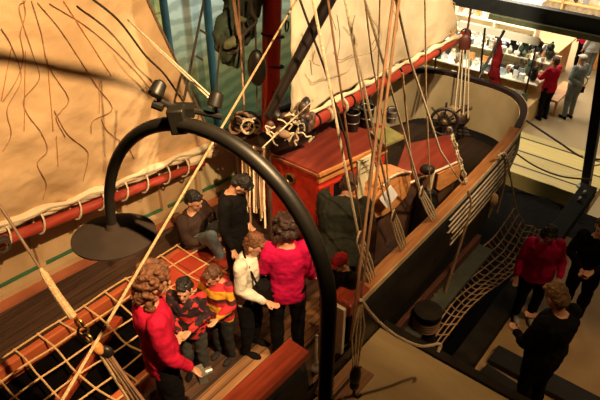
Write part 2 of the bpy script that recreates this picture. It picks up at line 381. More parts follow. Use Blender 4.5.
# hull shell: rings going down, narrowing toward keel at the stern
m = MB(); levels = [(-.06, 0, 0), (-.5, .04, 0), (-1.2, .0, .1), (-1.9, -.25, .5), (-2.6, -.7, 1.2), (-3.0, -1.0, 1.9)]
idx = allk; nK = len(idx)
for dz, o_, pull in levels:
    O = off(o_)
    for k in idx:
        p_ = O[k]; st = max(0, (OUTs[k].x-5.0)/3.1); x_ = p_.x-pull*st**1.3*1.3; y_ = p_.y+(-3.45-p_.y)*st*min(1, pull*.5)
        z_ = max(.03, railz(OUTs[k].x)+dz)
        if k < stern_from and k > gate_lo and dz > -.3: z_ = 2.38
        m.v.append(W(x_, y_, z_))
for l in range(len(levels)-1):
    for k in range(nK-1): m.f.append((l*nK+k, l*nK+k+1, (l+1)*nK+k+1, (l+1)*nK+k))
ob = m.build('hull', M['hull_black'], ship)
md = ob.modifiers.new('solid', 'SOLIDIFY'); md.thickness = .03; md.offset = -1
# deck
m = MB(); I = off(-.03); m.prism([W(p_.x, p_.y, 2.4) for p_ in I], -.05); m.build('deck', M['deck'], ship, smooth=False)
m = MB(); m.prism([W(p_.x, p_.y, 2.402) for p_ in off(-.035) if p_.x > 3.9], .006); m.build('quarterdeck', M['deck_aft'], ship, smooth=False)
m = MB(); m.sbox(-1.0, 3.75, -2.78, -2.40, 2.402, 2.425); m.build('walk_planks', M['walk'], ship, smooth=False)
# inner bulwark planking (starboard inner red-brown, port cream, stern cream)
def run(i0, i1, *a, **k): return strip(a[0], a[1], a[2], a[3], range(i0, i1+1))
run(0, gate_lo, -.035, -.06, 2.4, -.03).build('bulwark_inner', M['hull_black'], ship)
sb_end = min(i for i in allk if OUTs[i].x > 6.6)
run(stern_from, sb_end, -.035, -.06, 2.4, -.03).build('bulwark_inner', M['hull_black'], ship)
pt = max(i for i in allk if OUTs[i].x > 4.0)
run(sb_end, pt, -.035, -.06, 2.4, -.03).build('stern_bulwark', M['cream_stern'], ship)
pb = run(pt, allk[-1], -.035, -.06, 2.4, -.03).build('port_bulwark', M['cream_paint'], ship)
def portn(s_):
    return min((p_ for p_ in OUTs if p_.y < -3.4), key=lambda p_: abs(p_.x-s_)).y
for k in range(10):
    s_ = -.65+k*.53; pn = portn(s_)
    m = MB(); m.sbox(s_, s_+.07, pn+.04, pn+.13, 2.5, 3.12); m.build('stanchion', M['cream_paint'], ship, smooth=False, bevel=.008)
pl5 = min(i for i in allk if OUTs[i].y < -3.4 and OUTs[i].x < 5.6)
run(pl5, allk[-1], -.05, -.22, 2.4, -.68).build('waterway', M['cream_paint'], ship)
run(pl5, allk[-1], -.22, -.34, 2.4, -.745).build('deck_margin', M['waterway'], ship)
run(pl5, allk[-1], -.06, -.10, 2.49, -.655).build('green_batten', mat('green_line', (.03, .13, .06), .5), ship)
# rails
run(0, gate_lo, .05, -.16, -.05, .03).build('starboard_rail', M['red_rail'], ship, smooth=True)
run(stern_from, min(i for i in allk if OUTs[i].x > 7.0), .035, -.095, -.05, .03).build('starboard_rail', M['wood_rail'], ship)
run(min(i for i in allk if OUTs[i].x > 6.98), pt, .03, -.05, -.05, .035).build('stern_rail', mat('rail_dkred', (.03, .010, .008), .6), ship)
run(pt, allk[-1], .04, -.10, -.05, .03).build('port_rail', M['cream_paint'], ship)
run(stern_from, min(i for i in allk if OUTs[i].x > 7.9), .048, .036, -.03, .033).build('rail_edge', mat('rail_edge_paint', (.72, .56, .36), .5), ship)
for k in range(6):
    z0 = .13+k*.088
    r0 = min(i for i in allk if OUTs[i].x > 4.95+.02*k); r1 = min(i for i in allk if OUTs[i].x > 6.75)
    mm_ = strip(.048, .03, -z0-.011, -z0, range(r0, r1+1)); mm_.build('white_batten', M['white_trim'], ship)
m = MB(); m.sbox(3.04, 3.08, -2.09, -1.97, 2.62, 3.20); m.build('gate_board', M['white_trim'], ship, smooth=False, bevel=.005)
m = MB(); m.sbox(3.08, 3.4, -2.16, -1.93, 3.1, 3.24); m.build('rail_end', M['red_rail'], ship, smooth=False, bevel=.02)
# side guard board (grey-green) outside the hull
m = MB(); m.sbox(3.75, 5.9, -1.90, -1.66, 2.14, 2.20); m.build('side_channel', mat('channel', (.07, .085, .07), .45, bump=.2), ship, smooth=False, bevel=.01)
m = MB(); m.sbox(3.75, 5.9, -1.90, -1.84, 2.20, 2.34); m.build('rub_strake', mat('strake', (.10, .035, .025), .5), ship, smooth=False, bevel=.01)

# ---- hatch
ht = thing('cargo_hatch', 'open deck hatch with orange-red coaming boards under the rope net', 'hatch', W(2, -3.75, 2.4), AX)
for n0, n1 in ((-4.36, -4.28), (-3.28, -3.2)):
    m = MB(); m.sbox(-.8, 3.55, n0, n1, 2.4, 2.60); m.build('coaming', mat('coaming', (.50, .12, .04), .4, (.36, .08, .03), 5, stretch=(.4, 4, 4)), ht, smooth=False, bevel=.012)
for s0 in (-.8, 3.49):
    m = MB(); m.sbox(s0, s0+.06, -4.3, -3.22, 2.4, 2.60); m.build('coaming', M['red_rail'], ht, smooth=False, bevel=.012)
m = MB(); m.sbox(-.75, 3.5, -4.28, -3.28, 2.402, 2.41); m.build('hold_dark_sheet', M['dark_hold'], ht, smooth=False)  # flat black sheet standing in for the darkness of the open hold
for k in range(4):
    m = MB(); m.sbox(2.42+k*.268, 2.42+k*.268+.26, -4.28, -3.28, 2.575, 2.612); m.build('hatch_board', M['hatch_red'], ht, smooth=False, bevel=.006)
m = MB(); p, q = W(1.0, -3.6, 2.47), W(2.1, -4.1, 2.47); m.box((p+q)/2, ((q-p).length, .10, .07), (q-p).to_track_quat('X', 'Z').to_matrix())
tag(m.build('timber', M['red_rail'], smooth=False, bevel=.01), 'red-brown timber lying in the dark hatch opening below the net', 'timber')
# net over the hatch
def net(name, surf, nu, nv, r, material, label, sub=4):
    m = MB()
    for i in range(nu+1): m.tube([surf(i/nu, j/(nv*sub)) for j in range(nv*sub+1)], r, 5)
    for j in range(nv+1): m.tube([surf(i/(nu*sub), j/nv) for i in range(nu*sub+1)], r, 5)
    for i in range(nu+1):
        for j in range(nv+1): m.ell(surf(i/nu, j/nv), (r*1.9, r*1.9, r*1.5), u=6, v=4)
    return tag(m.build(name, material), label, 'net')
def hs(u, v):
    s_ = -.6+u*4.25; n_ = -4.36+v*1.18
    k = noise.noise(Vector((s_*2.1, n_*2.3, 1.7))); k2 = noise.noise(Vector((s_*2.1, n_*2.3, 9.7)))
    cover = s_ > 2.4
    zz = 2.645+.015*k - (0 if cover else .05*math.sin(PI*v))*(.5+.5*math.cos(s_*3))
    return W(s_+.045*k, n_+.04*k2, zz if not cover else 2.628)
net('cargo_net', hs, 17, 5, .009, M['rope_net'], 'tan rope net spread over the hatch where the children stand')
# net hanging by the hull on the right
Lp = smoothpath([atn(515, 207, -1.86), atn(493, 238, -1.86), atn(466, 258, -1.86), atn(441, 280, -1.86), atn(408, 330, -1.86)], 10)
Rp = smoothpath([atn(541, 229, -1.58), atn(527, 258, -1.58), atn(503, 281, -1.58), atn(472, 305, -1.58), atn(435, 352, -1.58)], 10)
def ns(u, v):
    i = u*(len(Lp)-1); k = min(int(i), len(Lp)-2); f = i-k
    a_ = Lp[k].lerp(Lp[k+1], f); b_ = Rp[k].lerp(Rp[k+1], f); p_ = a_.lerp(b_, v)
    j = noise.noise(p_*3.1)*.04
    return p_+Vector((j, j*.6, -.12*math.sin(PI*v)+j))
net('boarding_net', ns, 23, 6, .008, mat('net_brown', (.60, .40, .22), .85), 'brown rope net slung beside the black hull at right')

# ---- deckhouse
ZR = 3.5
hA = Vector((3.82, -2.84, 0)); hB = Vector((4.2, -3.95, 0))
dh = thing('deckhouse', 'red painted deckhouse with flat roof on the aft deck', 'deckhouse', W(4.9, -3.6, 2.4), AX)
near = [(4.34, -3.27), (5.42, -3.05)]; far = [(4.33, -4.00), (5.42, -4.08)]
m = MB(); m.prism([W(*near[0], ZR-.05), W(*near[1], ZR-.05), W(*far[1], ZR-.05), W(*far[0], ZR-.05)], -(ZR-.05-2.4)); m.build('walls', M['red_house'], dh, smooth=False, bevel=.01)
e_ = .035
m = MB(); m.prism([W(4.30, -3.23, ZR), W(5.66, -2.96, ZR), W(5.70, -4.13, ZR), W(4.30, -4.03, ZR)], -.045); m.build('roof', M['red_roof'], dh, smooth=False, bevel=.01)
m = MB(); p, q = W(4.30, -3.215, ZR-.03), W(5.66, -2.945, ZR-.03); m.box((p+q)/2, ((q-p).length, .03, .05), (q-p).to_track_quat('X', 'Z').to_matrix()); m.build('roof_edge', M['orange_wood'], dh, smooth=False, bevel=.005)
m = MB(); p, q = W(4.34, -3.255, ZR-.13), W(5.42, -3.035, ZR-.13); m.box((p+q)/2, ((q-p).length, .03, .09), (q-p).to_track_quat('X', 'Z').to_matrix()); m.build('wall_band', M['orange_wood'], dh, smooth=False, bevel=.005)
m = MB(); p, q = W(4.29, -3.22, ZR-.035), W(4.29, -4.04, ZR-.035); m.box((p+q)/2, ((q-p).length, .02, .03), (q-p).to_track_quat('X', 'Z').to_matrix()); m.build('front_moulding', M['waterway'], dh, smooth=False)
# front porthole
c_ = atz(294, 175, 3.2); d_ = (W(far[0][0], far[0][1], 0)-W(near[0][0], near[0][1], 0)).normalized(); nn = Vector((-d_.y, d_.x, 0));
if nn.dot(A) > 0: nn = -nn
# point on the front face
pA = W(near[0][0], near[0][1], 0); r_ = ray(291, 178); tt = (pA-Vector((0, 0, H))).dot(nn)/r_.dot(nn); pc = Vector((0, 0, H))+r_*tt
fr = MB(); fr.lathe(pc, [(.075, -.01), (.075, .02), (.055, .03), (.045, .015)], rot_to(nn)); pf = fr.build('porthole', M['brass'], dh)
gl = MB(); gl.lathe(pc+nn*.012, [(.05, 0), (.05, .008)], rot_to(nn)); gl.build('porthole_glass', M['glass_black'], pf)
# side windows / openings on near side
sd = (W(*near[1], 0)-W(*near[0], 0)).normalized(); sn_ = Vector((sd.y, -sd.x, 0))
if sn_.dot(B) < 0: sn_ = -sn_
rotS = Matrix((sd, sn_, Vector((0, 0, 1)))).transposed()
for k, (f_, wd, mt_) in enumerate(((.10, .16, 'orange_wood'), (.30, .22, 'glass_black'))):
    c_ = W(*near[0], 2.98).lerp(W(*near[1], 2.98), f_)+sn_*.01
    m = MB()
    for sx in (-1, 1): m.box(c_+sd*sx*wd*.5, (.03, .03, .52), rotS)
    for sz in (-1, 1): m.box(c_+Vector((0, 0, sz*.26)), (wd+.03, .03, .03), rotS)
    fo = m.build('window_frame', M['red_house'], dh, smooth=False, bevel=.004)
    m = MB(); m.box(c_, (wd-.02, .016, .5), rotS); m.build('panel', M['glass_black'] if k else M['block_wood'], fo, smooth=False)
# companionway aft of house
cp = thing('companionway', 'lower red companionway hatch with orange wooden sides behind the deckhouse', 'companionway', W(5.7, -2.8, 2.4), AX)
T4 = [atz(388, 193, 3.2), atz(461, 161, 3.2)]; d2 = T4[1]-T4[0]
bk = [atz(449, 134, 3.3), atz(405, 144, 3.3)]
m = MB(); m.prism([T4[0], T4[1], bk[0], bk[1]], Vector((0, 0, -.04))); m.build('slide_roof', M['red_roof'], cp, smooth=False, bevel=.008)
m = MB(); m.tube([T4[0]+Vector((0, 0, .01)), T4[1]+Vector((0, 0, .01))], .014, 6); m.build('roof_edge', M['white_trim'], cp)
ctr_ = (T4[0]+T4[1]+bk[0]+bk[1])/4
m = MB(); q4 = [ctr_+(p_-ctr_)*.93-Vector((0, 0, .045)) for p_ in (T4[0], T4[1], bk[0], bk[1])]; q4 = [Vector((p_.x, p_.y, 3.15)) for p_ in q4]; m.prism(q4, -.75); m.build('sides', M['block_wood'], cp, smooth=False)
pa_ = [T4[0].lerp(T4[1], f)-Vector((0, 0, dz)) for f, dz in ((.66, .03), (1, .03), (1, .24), (.72, .30), (.66, .24))]; m = MB(); m.prism([p_+B*.02 for p_ in pa_], -B*.02); m.build('side_panel', M['orange_wood'], cp, smooth=False)
# olive cushion / skylight on roof
sk = [atz(370, 132, ZR+.04), atz(388, 126, ZR+.04), atz(404, 136, ZR+.04), atz(385, 145, ZR+.04)]
t = thing('skylight', 'olive green topped skylight box on the aft edge of the red roof', 'skylight', (sum(sk, Vector())/4)-Vector((0, 0, .04)), AX)
m = MB(); m.prism(sk, -.04); m.build('lid', M['olive'], t, smooth=False, bevel=.006)
m = MB(); m.tube([sk[0], sk[1]], .010, 5); m.tube([sk[3], sk[0]], .010, 5); m.build('rim', M['rope_rust'], t)

# curved orange hood with its bright rim (locker against the companionway)
t = thing('wooden_hood', 'orange curved wooden hood with pale rim beside the deckhouse', 'hood', atz(392, 225, 2.4), AX)
prof = [(383, 186), (390, 178), (400, 173), (411, 172), (411, 185), (406, 197), (396, 208), (384, 216), (374, 219), (372, 205)]
ps_ = [atn(x, y, -2.52) for x, y in prof]; m = MB(); m.prism(ps_, -B*.28); m.build('hood_body', M['orange_wood'], t, smooth=False, bevel=.01)
m = MB(); m.tube(smoothpath([atn(x, y, -2.5) for x, y in prof[:4]]+[atn(411, 172, -2.5)], 5), .013, 6); m.build('rim', M['white_trim'], t)
m = MB(); m.sbox(*(lambda c: (c.x-.12, c.x+.12, c.y-.3, c.y-.06, 2.4, c.z))(toS(atn(390, 205, -2.52)))); m.build('stand', M['block_wood'], t, smooth=False)
# white paper card and cream notice board
c_ = atn(389, 197, -2.44); m = MB(); u1 = (atn(398, 195, -2.44)-c_); v1 = (atn(391, 185, -2.44)-c_)
m.prism([c_+u1, c_+v1, c_-u1, c_-v1], B*-.006); tag(m.build('paper_card', M['paper'], smooth=False), 'white diamond-tilted paper card hanging in front of the orange hood', 'card')
t = thing('notice_board', 'cream upright notice board leaning against the red deckhouse side', 'sign', atz(364, 240, 2.4), AX)
pl = [atn(358, 162, -2.6), atn(375, 153, -2.6), atn(375, 172, -2.6), atn(365, 183, -2.6), atn(361, 212, -2.6), atn(357, 240, -2.6)]
m = MB(); m.prism(pl, -B*.02); m.build('board', M['poster'], t, smooth=False)
for k in range(3):
    a_, b_ = atn(362, 163+k*5, -2.585), atn(369, 160+k*5, -2.585); m = MB(); m.tube([a_, b_], .003, 4); m.build('mark', M['ink'], t)

t = thing('deck_pump', 'black hooded deck pump with a cream neck beside the companionway', 'pump', atz(428, 238, 2.4), AX)
c_ = atn(427, 200, -2.4); zc_ = c_.z
m = MB(); m.lathe(Vector((c_.x, c_.y, 2.4)), [(.15, 0), (.16, .1), (.14, .5), (.11, .62), (.05, .68)], seg=18); m.build('housing', M['iron'], t)
c_ = Vector((c_.x, c_.y, 2.4))
m = MB(); m.tube([c_+Vector((0, 0, .66)), c_+Vector((0, 0, .92))], [.03, .045], 12); m.build('neck', mat('pump_cream', (.8, .62, .36), .6), t)
m = MB(); m.ell(c_+Vector((-.05, 0, .95)), (.09, .075, .065)); m.build('hood', M['iron'], t)
# ---- ship's wheel
wc = atn(444, 122, -3.1)
t = thing('ship_wheel', 'dark spoked ship steering wheel standing inside the stern', 'ship wheel', Vector((wc.x, wc.y, 2.4)), AX)
rotw = rot_to((A*-1+B*.55+Vector((0, 0, .25))).normalized())
m = MB(); m.ring(wc, .19, .024, rotw, 28, 8); m.build('rim', M['spar_dark'], t)
m = MB(); m.ring(wc, .075, .014, rotw, 20, 6); m.build('inner_ring', M['iron'], t)
for k in range(8):
    a_ = k*PI/4; d_ = rotw @ Vector((math.cos(a_), math.sin(a_), 0)); m = MB()
    m.tube([wc, wc+d_*.18, wc+d_*.21, wc+d_*.27, wc+d_*.29], [.010, .010, .014, .016, .006], 8); m.build('spoke', M['spar_dark'], t)
m = MB(); m.lathe(wc-(rotw @ Vector((0, 0, .08))), [(.035, 0), (.04, .04), (.04, .12), (.02, .14)], rotw); m.build('hub', M['brass'], t)
ax_ = rotw @ Vector((0, 0, -1)); m = MB(); m.tube([wc, wc+ax_*.34], .05, 14); m.build('drum', M['block_wood'], t)
m = MB()
for q_ in (.10, .30):
    b_ = wc+ax_*q_; m.box(Vector((b_.x, b_.y, (b_.z+2.4)/2-.02)), (.07, .14, b_.z-2.4+.04), Matrix.Rotation(AX, 3, 'Z'))
m.build('wheel_stand', M['block_wood'], t, smooth=False)
# wheel box / coiled rope behind the wheel
m = MB(); c_ = atz(455, 112, 3.0); m.tube([c_-A*.25-B*.05, c_+A*.05], .08, 12); m.tube([c_+A*.05, c_+A*.3+B*.1], .05, 10)
t = thing('tiller_gear', 'weathered tan tiller head lashed with rope behind the wheel', 'steering gear', Vector((c_.x, c_.y, 2.4)), AX); m.build('tiller', mat('tiller', (.30, .2, .12), .7, (.08, .05, .03), 12, .3), t)
m = MB(); m.tube([Vector((c_.x, c_.y, 2.4)), c_], .07, 12); m.build('post', M['block_wood'], t)
m = MB(); m.ring(c_-A*.1, .1, .018, rot_to(A+B*.3)); m.ring(c_-A*.04, .1, .018, rot_to(A+B*.2)); m.build('lashing', M['rope'], t)
c_ = atz(464, 128, 2.4); m = MB()
for k in range(5): m.ring(c_+Vector((.01*(-1)**k, .01, .03+k*.045)), .30-.03*k, .028, None, 26, 7)
tag(m.build('rope_coil', M['rope_dark']), 'large dark rope coil on the stern deck beneath the hanging tackle', 'rope coil')

# ---- tin buckets and black posts on roof
def bucket(px, py, r, h_, mt_, label, zb=ZR, lid=True):
    c_ = atz(px, py, zb); t = thing('deck_bucket', label, 'bucket', c_, AX)
    m = MB(); m.lathe(c_, [(r*.85, 0), (r, h_), (r*.92, h_), (r*.8, .02)]); m.build('body', mt_, t)
    for hz, hr_ in ((h_, r), (h_*.5, r*.95)): m = MB(); m.ring(c_+Vector((0, 0, hz)), hr_, .007); m.build('hoop', M['tin'], t)
    m = MB(); m.tube([c_+Vector((r*math.cos(a_), 0, h_+r*.9*math.sin(a_))) for a_ in [PI*k/10 for k in range(11)]], .006, 5); m.build('handle', M['iron'], t)
bucket(352, 130, .085, .24, M['iron'], 'black iron bucket on the red roof, left of two')
bucket(366, 126, .09, .26, M['iron'], 'black iron bucket on the red roof, right of two')
bucket(391, 122, .07, .16, M['tin'], 'small tin bucket by the olive skylight', 3.45)
for px, py, lab in ((341, 128, 'short black bollard on the red roof, left end of the rope swag'), (366, 118, 'short black bollard on the red roof, right end of the rope swag')):
    c_ = atz(px, py, ZR); m = MB(); m.lathe(c_, [(.035, 0), (.035, .3), (.05, .32), (.05, .37), (.02, .39)], seg=12); tag(m.build('bollard', M['iron']), lab, 'bollard')
c1, c2_ = atz(341, 128, ZR)+Vector((0, 0, .33)), atz(366, 118, ZR)+Vector((0, 0, .33))
rope('rope_swag', [c1, (c1+c2_)/2-Vector((0, 0, .16)), c2_], .011, M['rope_pale'], 'pale rope swag hanging between two black bollards on the roof')
c_ = atz(352, 100, 3.75); m = MB(); m.ell(c_, (.07, .07, .05)); m.tube([Vector((c_.x, c_.y, 3.5)), c_], .02, 6)
tag(m.build('vent_cap', M['white_trim']), 'small cream mushroom vent cap on the roof behind the buckets', 'vent')

# ---- blocks & rigging helpers
def block(name, c, size, d, material, label, cat='pulley block', parent=None, group=None):
    """wooden pulley block; d = direction of pull"""
    c = Vector(c); rt = rot_to(d)
    if parent is None: t = thing(name, label, cat, c, 0, group)
    else: t = parent
    m = MB(); m.ell(c, (size*.62, size*.42, size), rt, 12, 8); sh = m.build('shell' if parent is None else name, material, t)
    m = MB(); m.ring(c+(rt @ Vector((0, 0, size*1.15))), size*.28, size*.09, rt @ Matrix.Rotation(PI/2, 3, 'X'), 12, 5)
    m.ring(c-(rt @ Vector((0, 0, size*1.15))), size*.25, size*.08, rt @ Matrix.Rotation(PI/2, 3, 'X'), 12, 5)
    m.build('becket_ring', M['iron'], sh if parent is not None else t)
    return t
def tackle(ptop, pbot, nrope, spread, size, label, cat, material=None, rmat=None, parent_name='rigging_tackle', group=None, plane=B):
    ptop, pbot = Vector(ptop), Vector(pbot); d = (ptop-pbot).normalized(); sd = A
    t = thing(parent_name, label, cat, pbot, 0, group)
    for c in (ptop, pbot):
        rt = rot_to(A*.3+B); m = MB(); m.lathe(c-(rt @ Vector((0, 0, size*.3))), [(size*.7, 0), (size, size*.15), (size, size*.5), (size*.7, size*.65)], rt, 14)
        m.build('deadeye', material or M['block_wood'], t)
        m = MB(); m.ring(c, size*1.08, size*.13, rt, 16, 5); m.build('strop', M['rope_pale'], t)
    for k in range(nrope):
        o_ = sd*(spread*(k-(nrope-1)/2)); m = MB(); m.tube([ptop+o_*.8-d*size*.2, (ptop+pbot)/2+o_*1.2, pbot+o_*.8+d*size*.2], .0095, 5); m.build('lanyard', rmat or M['rope_pale'], t)
    return t
def shroud(pts, r, material, label, up=.35, name='shroud'):
    pts = [Vector(p) for p in pts]; d = pts[0]-pts[1]; pts = [pts[0]+d*up]+pts
    return rope(name, pts, r, material, label, 'rigging rope')
NR = -1.99
low = {}
specs = [  # lower (px,py), upper deadeye, top crossing
    ((375, 288), (359, 238), (313, 0), 'tarred shroud rising from the foremost deadeyes on the starboard rail'),
    ((405, 252), (393, 216), (345, 0), 'shroud rising from the second deadeyes on the starboard rail'),
    ((437, 224), (421, 192), (365, 0), 'shroud rising from the third deadeyes on the starboard rail'),
]
names = ['foremost', 'second', 'third']
for k, (lo_, de, tp, lab) in enumerate(specs):
    pb_ = atn(*lo_, NR); pt_ = atn(*de, NR-.03); top = atn(*tp, NR-.25)
    tackle(pt_, pb_, 4, .035, .055, 'rope lanyards between two wooden deadeyes, %s of three along the starboard rail' % names[k], 'deadeyes')
    pt2 = pt_+(top-pt_).normalized()*.06
    shroud([top, pt2], .0105, M['rope_pale'], lab)
    m = MB(); m.tube([pb_, pb_-Vector((0, 0, .5))+B*.05], .014, 6); tag(m.build('chain_plate', M['iron']), 'iron chain plate below the %s deadeyes on the hull' % names[k], 'chain plate')
def linen(px, n, r, mt_, label, up=.3, name='rigging_line'):
    pts = [atn(x, y, n) for x, y in px]; d = pts[0]-pts[1]; pts = [pts[0]+d*up]+pts
    return rope(name, pts, r, mt_, label, 'rigging rope', smooth=False)
linen([(328, 0), (345, 118), (362, 232)], -2.2, .008, M['rope_rust'], 'rust-brown line dropping just right of the foremost shroud')
linen([(345, 0), (372, 150), (385, 200)], -2.35, .008, M['rope_pale'], 'pale line ending behind the white paper card')
linen([(300, 0), (325, 70), (346, 140), (352, 170)], -2.7, .010, M['rope_dark'], 'thin dark line crossing the pale sail to the red roof edge')
linen([(396, 0), (410, 60), (427, 110), (440, 150), (470, 196)], -2.1, .010, M['rope_pale'], 'long pale line running down to the aftmost hook on the starboard rail')
linen([(425, 0), (426, 90), (431, 208)], -2.25, .007, M['rope'], 'upright tan line in front of the ship wheel')
linen([(380, 0), (377, 120), (368, 185)], -2.5, .007, M['rope'], 'tan line just left of the doubled brown falls')
linen([(365, 0), (372, 60), (385, 130), (388, 188)], -2.3, .0065, M['rope'], 'tan line holding the white paper card')
linen([(408, 130), (412, 170), (432, 225)], -2.2, .010, M['rope'], 'short tan line beside the black pump handle', up=1.2)
# aftmost hook and tackle
hp = [atn(440, 103, -2.1), atn(450, 130, -2.1), atn(458, 155, -2.08), atn(470, 194, -2.0)]
t = thing('rigging_screw', 'pale hooked tackle with wooden block running to the aft starboard rail', 'tackle', hp[-1])
m = MB(); m.ell(hp[1], (.03, .025, .06), rot_to(hp[0]-hp[1])); m.ell(hp[3]+Vector((0, 0, .06)), (.03, .025, .05)); m.build('block', M['tin'], t)
m = MB()
for k in range(8): m.ring(hp[1].lerp(hp[3], .1+k*.11), .028, .008, rot_to(A if k % 2 else B), 10, 5)
m.build('chain', M['rope_pale'], t)
m = MB(); m.tube([hp[1]+A*.02, hp[3]+A*.02], .008, 5); m.tube([hp[1]-A*.02, hp[3]-A*.02], .008, 5); m.build('fall', M['rope_pale'], t)

# doubled brown falls coming down to the black hook near the gangway
for (a_, b_, lab) in (((399, 0), (361, 300), 'thick brown rope, right of the pair falling to the black hook'), ((393, 0), (351, 340), 'thick brown rope, left of the pair falling to the black hook')):
    r0 = atd(a_[0], a_[1], 3.3); r1 = atd(b_[0], b_[1], 3.9); dd = r0-r1
    m = MB(); m.tube([r0+dd*.3, r1], .0095, 7); tag(m.build('hoist_rope', M['rope_rust']), lab, 'rope')
bh = atd(355, 380, 4.0)
t = thing('hook_block', 'black iron pulley block and hook above the boarding planks', 'pulley block', bh)
m = MB(); m.ell(bh+Vector((0, 0, .05)), (.04, .032, .10)); m.ell(bh-Vector((0, 0, .05)), (.035, .03, .06)); m.build('shell', M['iron'], t)
m = MB(); m.tube([bh+Vector((0, 0, -.1)), bh+Vector((0, 0, -.16)), bh+Vector((.03, 0, -.2)), bh+Vector((.05, 0, -.16))], .012, 6); m.build('hook', M['iron'], t)
for k in range(4):
    x0 = 350+k*4.2; m = MB(); m.tube([atd(353+k*1.5, 368, 3.98), atd(x0+2, 338-k*4, 3.9), atd(360+k*.5, 300, 3.88)], .006, 5); m.build('fall', M['rope'], t)
rope('mooring_rope', [atd(361, 300, 3.85), atd(375, 318, 4.2), atd(395, 335, 4.5), atd(420, 346, 4.8), atd(440, 344, 4.95), atd(438, 352, 4.95)], .013, M['rope_pale'], 'pale rope sweeping from the falls across to the dark drum')
# hemp drum / barrel by nets
c_ = W(4.75, -1.55, 1.95)
c_ = atd(427, 318, 6.2); cz = c_.z
t = thing('bollard_drum', 'dark ribbed drum wound with rope beside the tan platform', 'drum', Vector((c_.x, c_.y, cz-.5)))
m = MB(); m.lathe(Vector((c_.x, c_.y, cz-.5)), [(.16, 0), (.14, .1), (.12, .3), (.12, .5), (.15, .55), (.15, .62), (.1, .64)]); m.build('drum', M['beam_grey'], t)
m = MB()
for k in range(4): m.ring(Vector((c_.x, c_.y, cz-.1+k*.035)), .13, .018, None, 20, 6)
m.build('rope_turns', M['rope_brown'], t)
m = MB(); m.tube([Vector((c_.x, c_.y, 0.02)), Vector((c_.x, c_.y, cz-.5))], .1, 12); m.build('post', M['beam_black'], t)
# hand ropes at gangway
rope('barrier_line', [atz(318, 362, 2.55), atz(340, 350, 2.6), atz(356, 336, 2.7)], .008, M['rope_pale'], 'thin pale line strung low beside the gate opening')
t = thing('gate_stanchion', 'short white stanchion with end balls by the curved lamp pole', 'stanchion', atz(316, 366, ZG+.02))
m = MB(); a_, b_ = atz(316, 364, ZG+.06), atz(316, 364, ZG+.06)+Vector((0, 0, .38)); m.tube([a_, b_], .013, 8); m.build('rod', M['white_trim'], t)
for e_ in (a_, b_): m = MB(); m.ell(e_, (.02,)*3); m.build('end_ball', M['tin'], t)
m = MB(); m.lathe(a_-Vector((0, 0, .06)), [(.05, 0), (.04, .02)]); m.build('foot', M['tin'], t)
c_ = atz(322, 385, ZG+.05); m = MB(); m.ring(c_, .09, .02); m.ring(c_+Vector((.01, 0, .03)), .085, .02); tag(m.build('rope_coil', M['rope_brown']), 'small brown rope coil on the boarding planks', 'rope coil')

# ================================================================== SAILS
NS = -5.0
def pline(pts, n): return [atn(x, y, n) for x, y in pts]
def lerp_path(P, t):
    L_ = [0]
    for a_, b_ in zip(P[:-1], P[1:]): L_.append(L_[-1]+(b_-a_).length)
    d = t*L_[-1]
    for i in range(len(P)-1):
        if d <= L_[i+1]+1e-9:
            return P[i].lerp(P[i+1], (d-L_[i])/max(1e-9, L_[i+1]-L_[i]))
    return P[-1]
def sail(name, bottom, top, nrm, material, label, nu=110, nv=90, amp=.085, parent=None):
    m = MB()
    for j in range(nv+1):
        for i in range(nu+1):
            u, v = i/nu, j/nv; a_ = lerp_path(bottom, u); b_ = lerp_path(top, u); p_ = a_.lerp(b_, v)
            s_ = toS(p_); k = noise.fractal(Vector((s_.x*1.1+s_.z*.5, s_.z*.9, 3)), .9, 2.2, 5)*amp
            k += .018*math.sin(s_.x*9+s_.z*3+3*noise.noise(Vector((s_.x, s_.z, 0))))*(1-v)**2
            belly = .22*math.sin(PI*min(1, v*1.0))*math.sin(PI*u)
            m.v.append(p_+nrm*(k+belly))
    for j in range(nv):
        for i in range(nu): k = j*(nu+1)+i; m.f.append((k, k+1, k+nu+2, k+nu+1))
    o = m.build(name, material, parent); md = o.modifiers.new('thick', 'SOLIDIFY'); md.thickness = .005
    o.data.update(); return o
t = thing('port_sail', 'large tan canvas sail filling the upper left behind the curved lamp', 'sail', W(2, NS, 3.4), AX)
bot = [atn(-190, 285, NS), atn(0, 224, NS), atn(100, 190, NS), atn(190, 152, NS), atn(216, 146, NS)]
top = [atn(-260, -60, NS), atn(-60, -90, NS), atn(20, -95, NS), atn(80, -98, NS), atn(100, -100, NS)]
# leech bends: handled by interpolation of matching ends
sl = sail('canvas', bot, top, -B*-1, M['sail'], '')
sl.parent = t; sl.matrix_parent_inverse = (Matrix.Translation(W(2, NS, 3.4)) @ Matrix.Rotation(AX, 4, 'Z')).inverted()
# leech bolt rope
m = MB(); m.tube([bot[-1]+B*.01]+[bot[-1].lerp(top[-1], k/8)+B*.01 for k in range(1, 9)], .012, 6); m.build('bolt_rope', M['rope_brown'], t)
# gathered foot of the sail along its boom
m = MB()
for q in range(3):
    P = []
    for k in range(60):
        u = k/59; p_ = lerp_path(bot, u)
        P.append(p_+B*(.05-.03*q+.012*math.sin(k*1.1+q*2))+Vector((0, 0, .03-.035*q+.014*math.sin(k*.8+q))))
    m.tube(P, [.035+.012*math.sin(k*.6+q) for k in range(60)], 8)
m.tube(smoothpath([bot[-1]-A*.5+B*.02, bot[-1]-A*.2+B*.05-Vector((0, 0, .02)), bot[-1]+B*.03-Vector((0, 0, .06)), bot[-1]+A*.05-Vector((0, 0, .12))], 6), [.05+.02*math.sin(k) for k in range(19)], 8)
m.build('gathered_foot', M['sail_pale'], t)
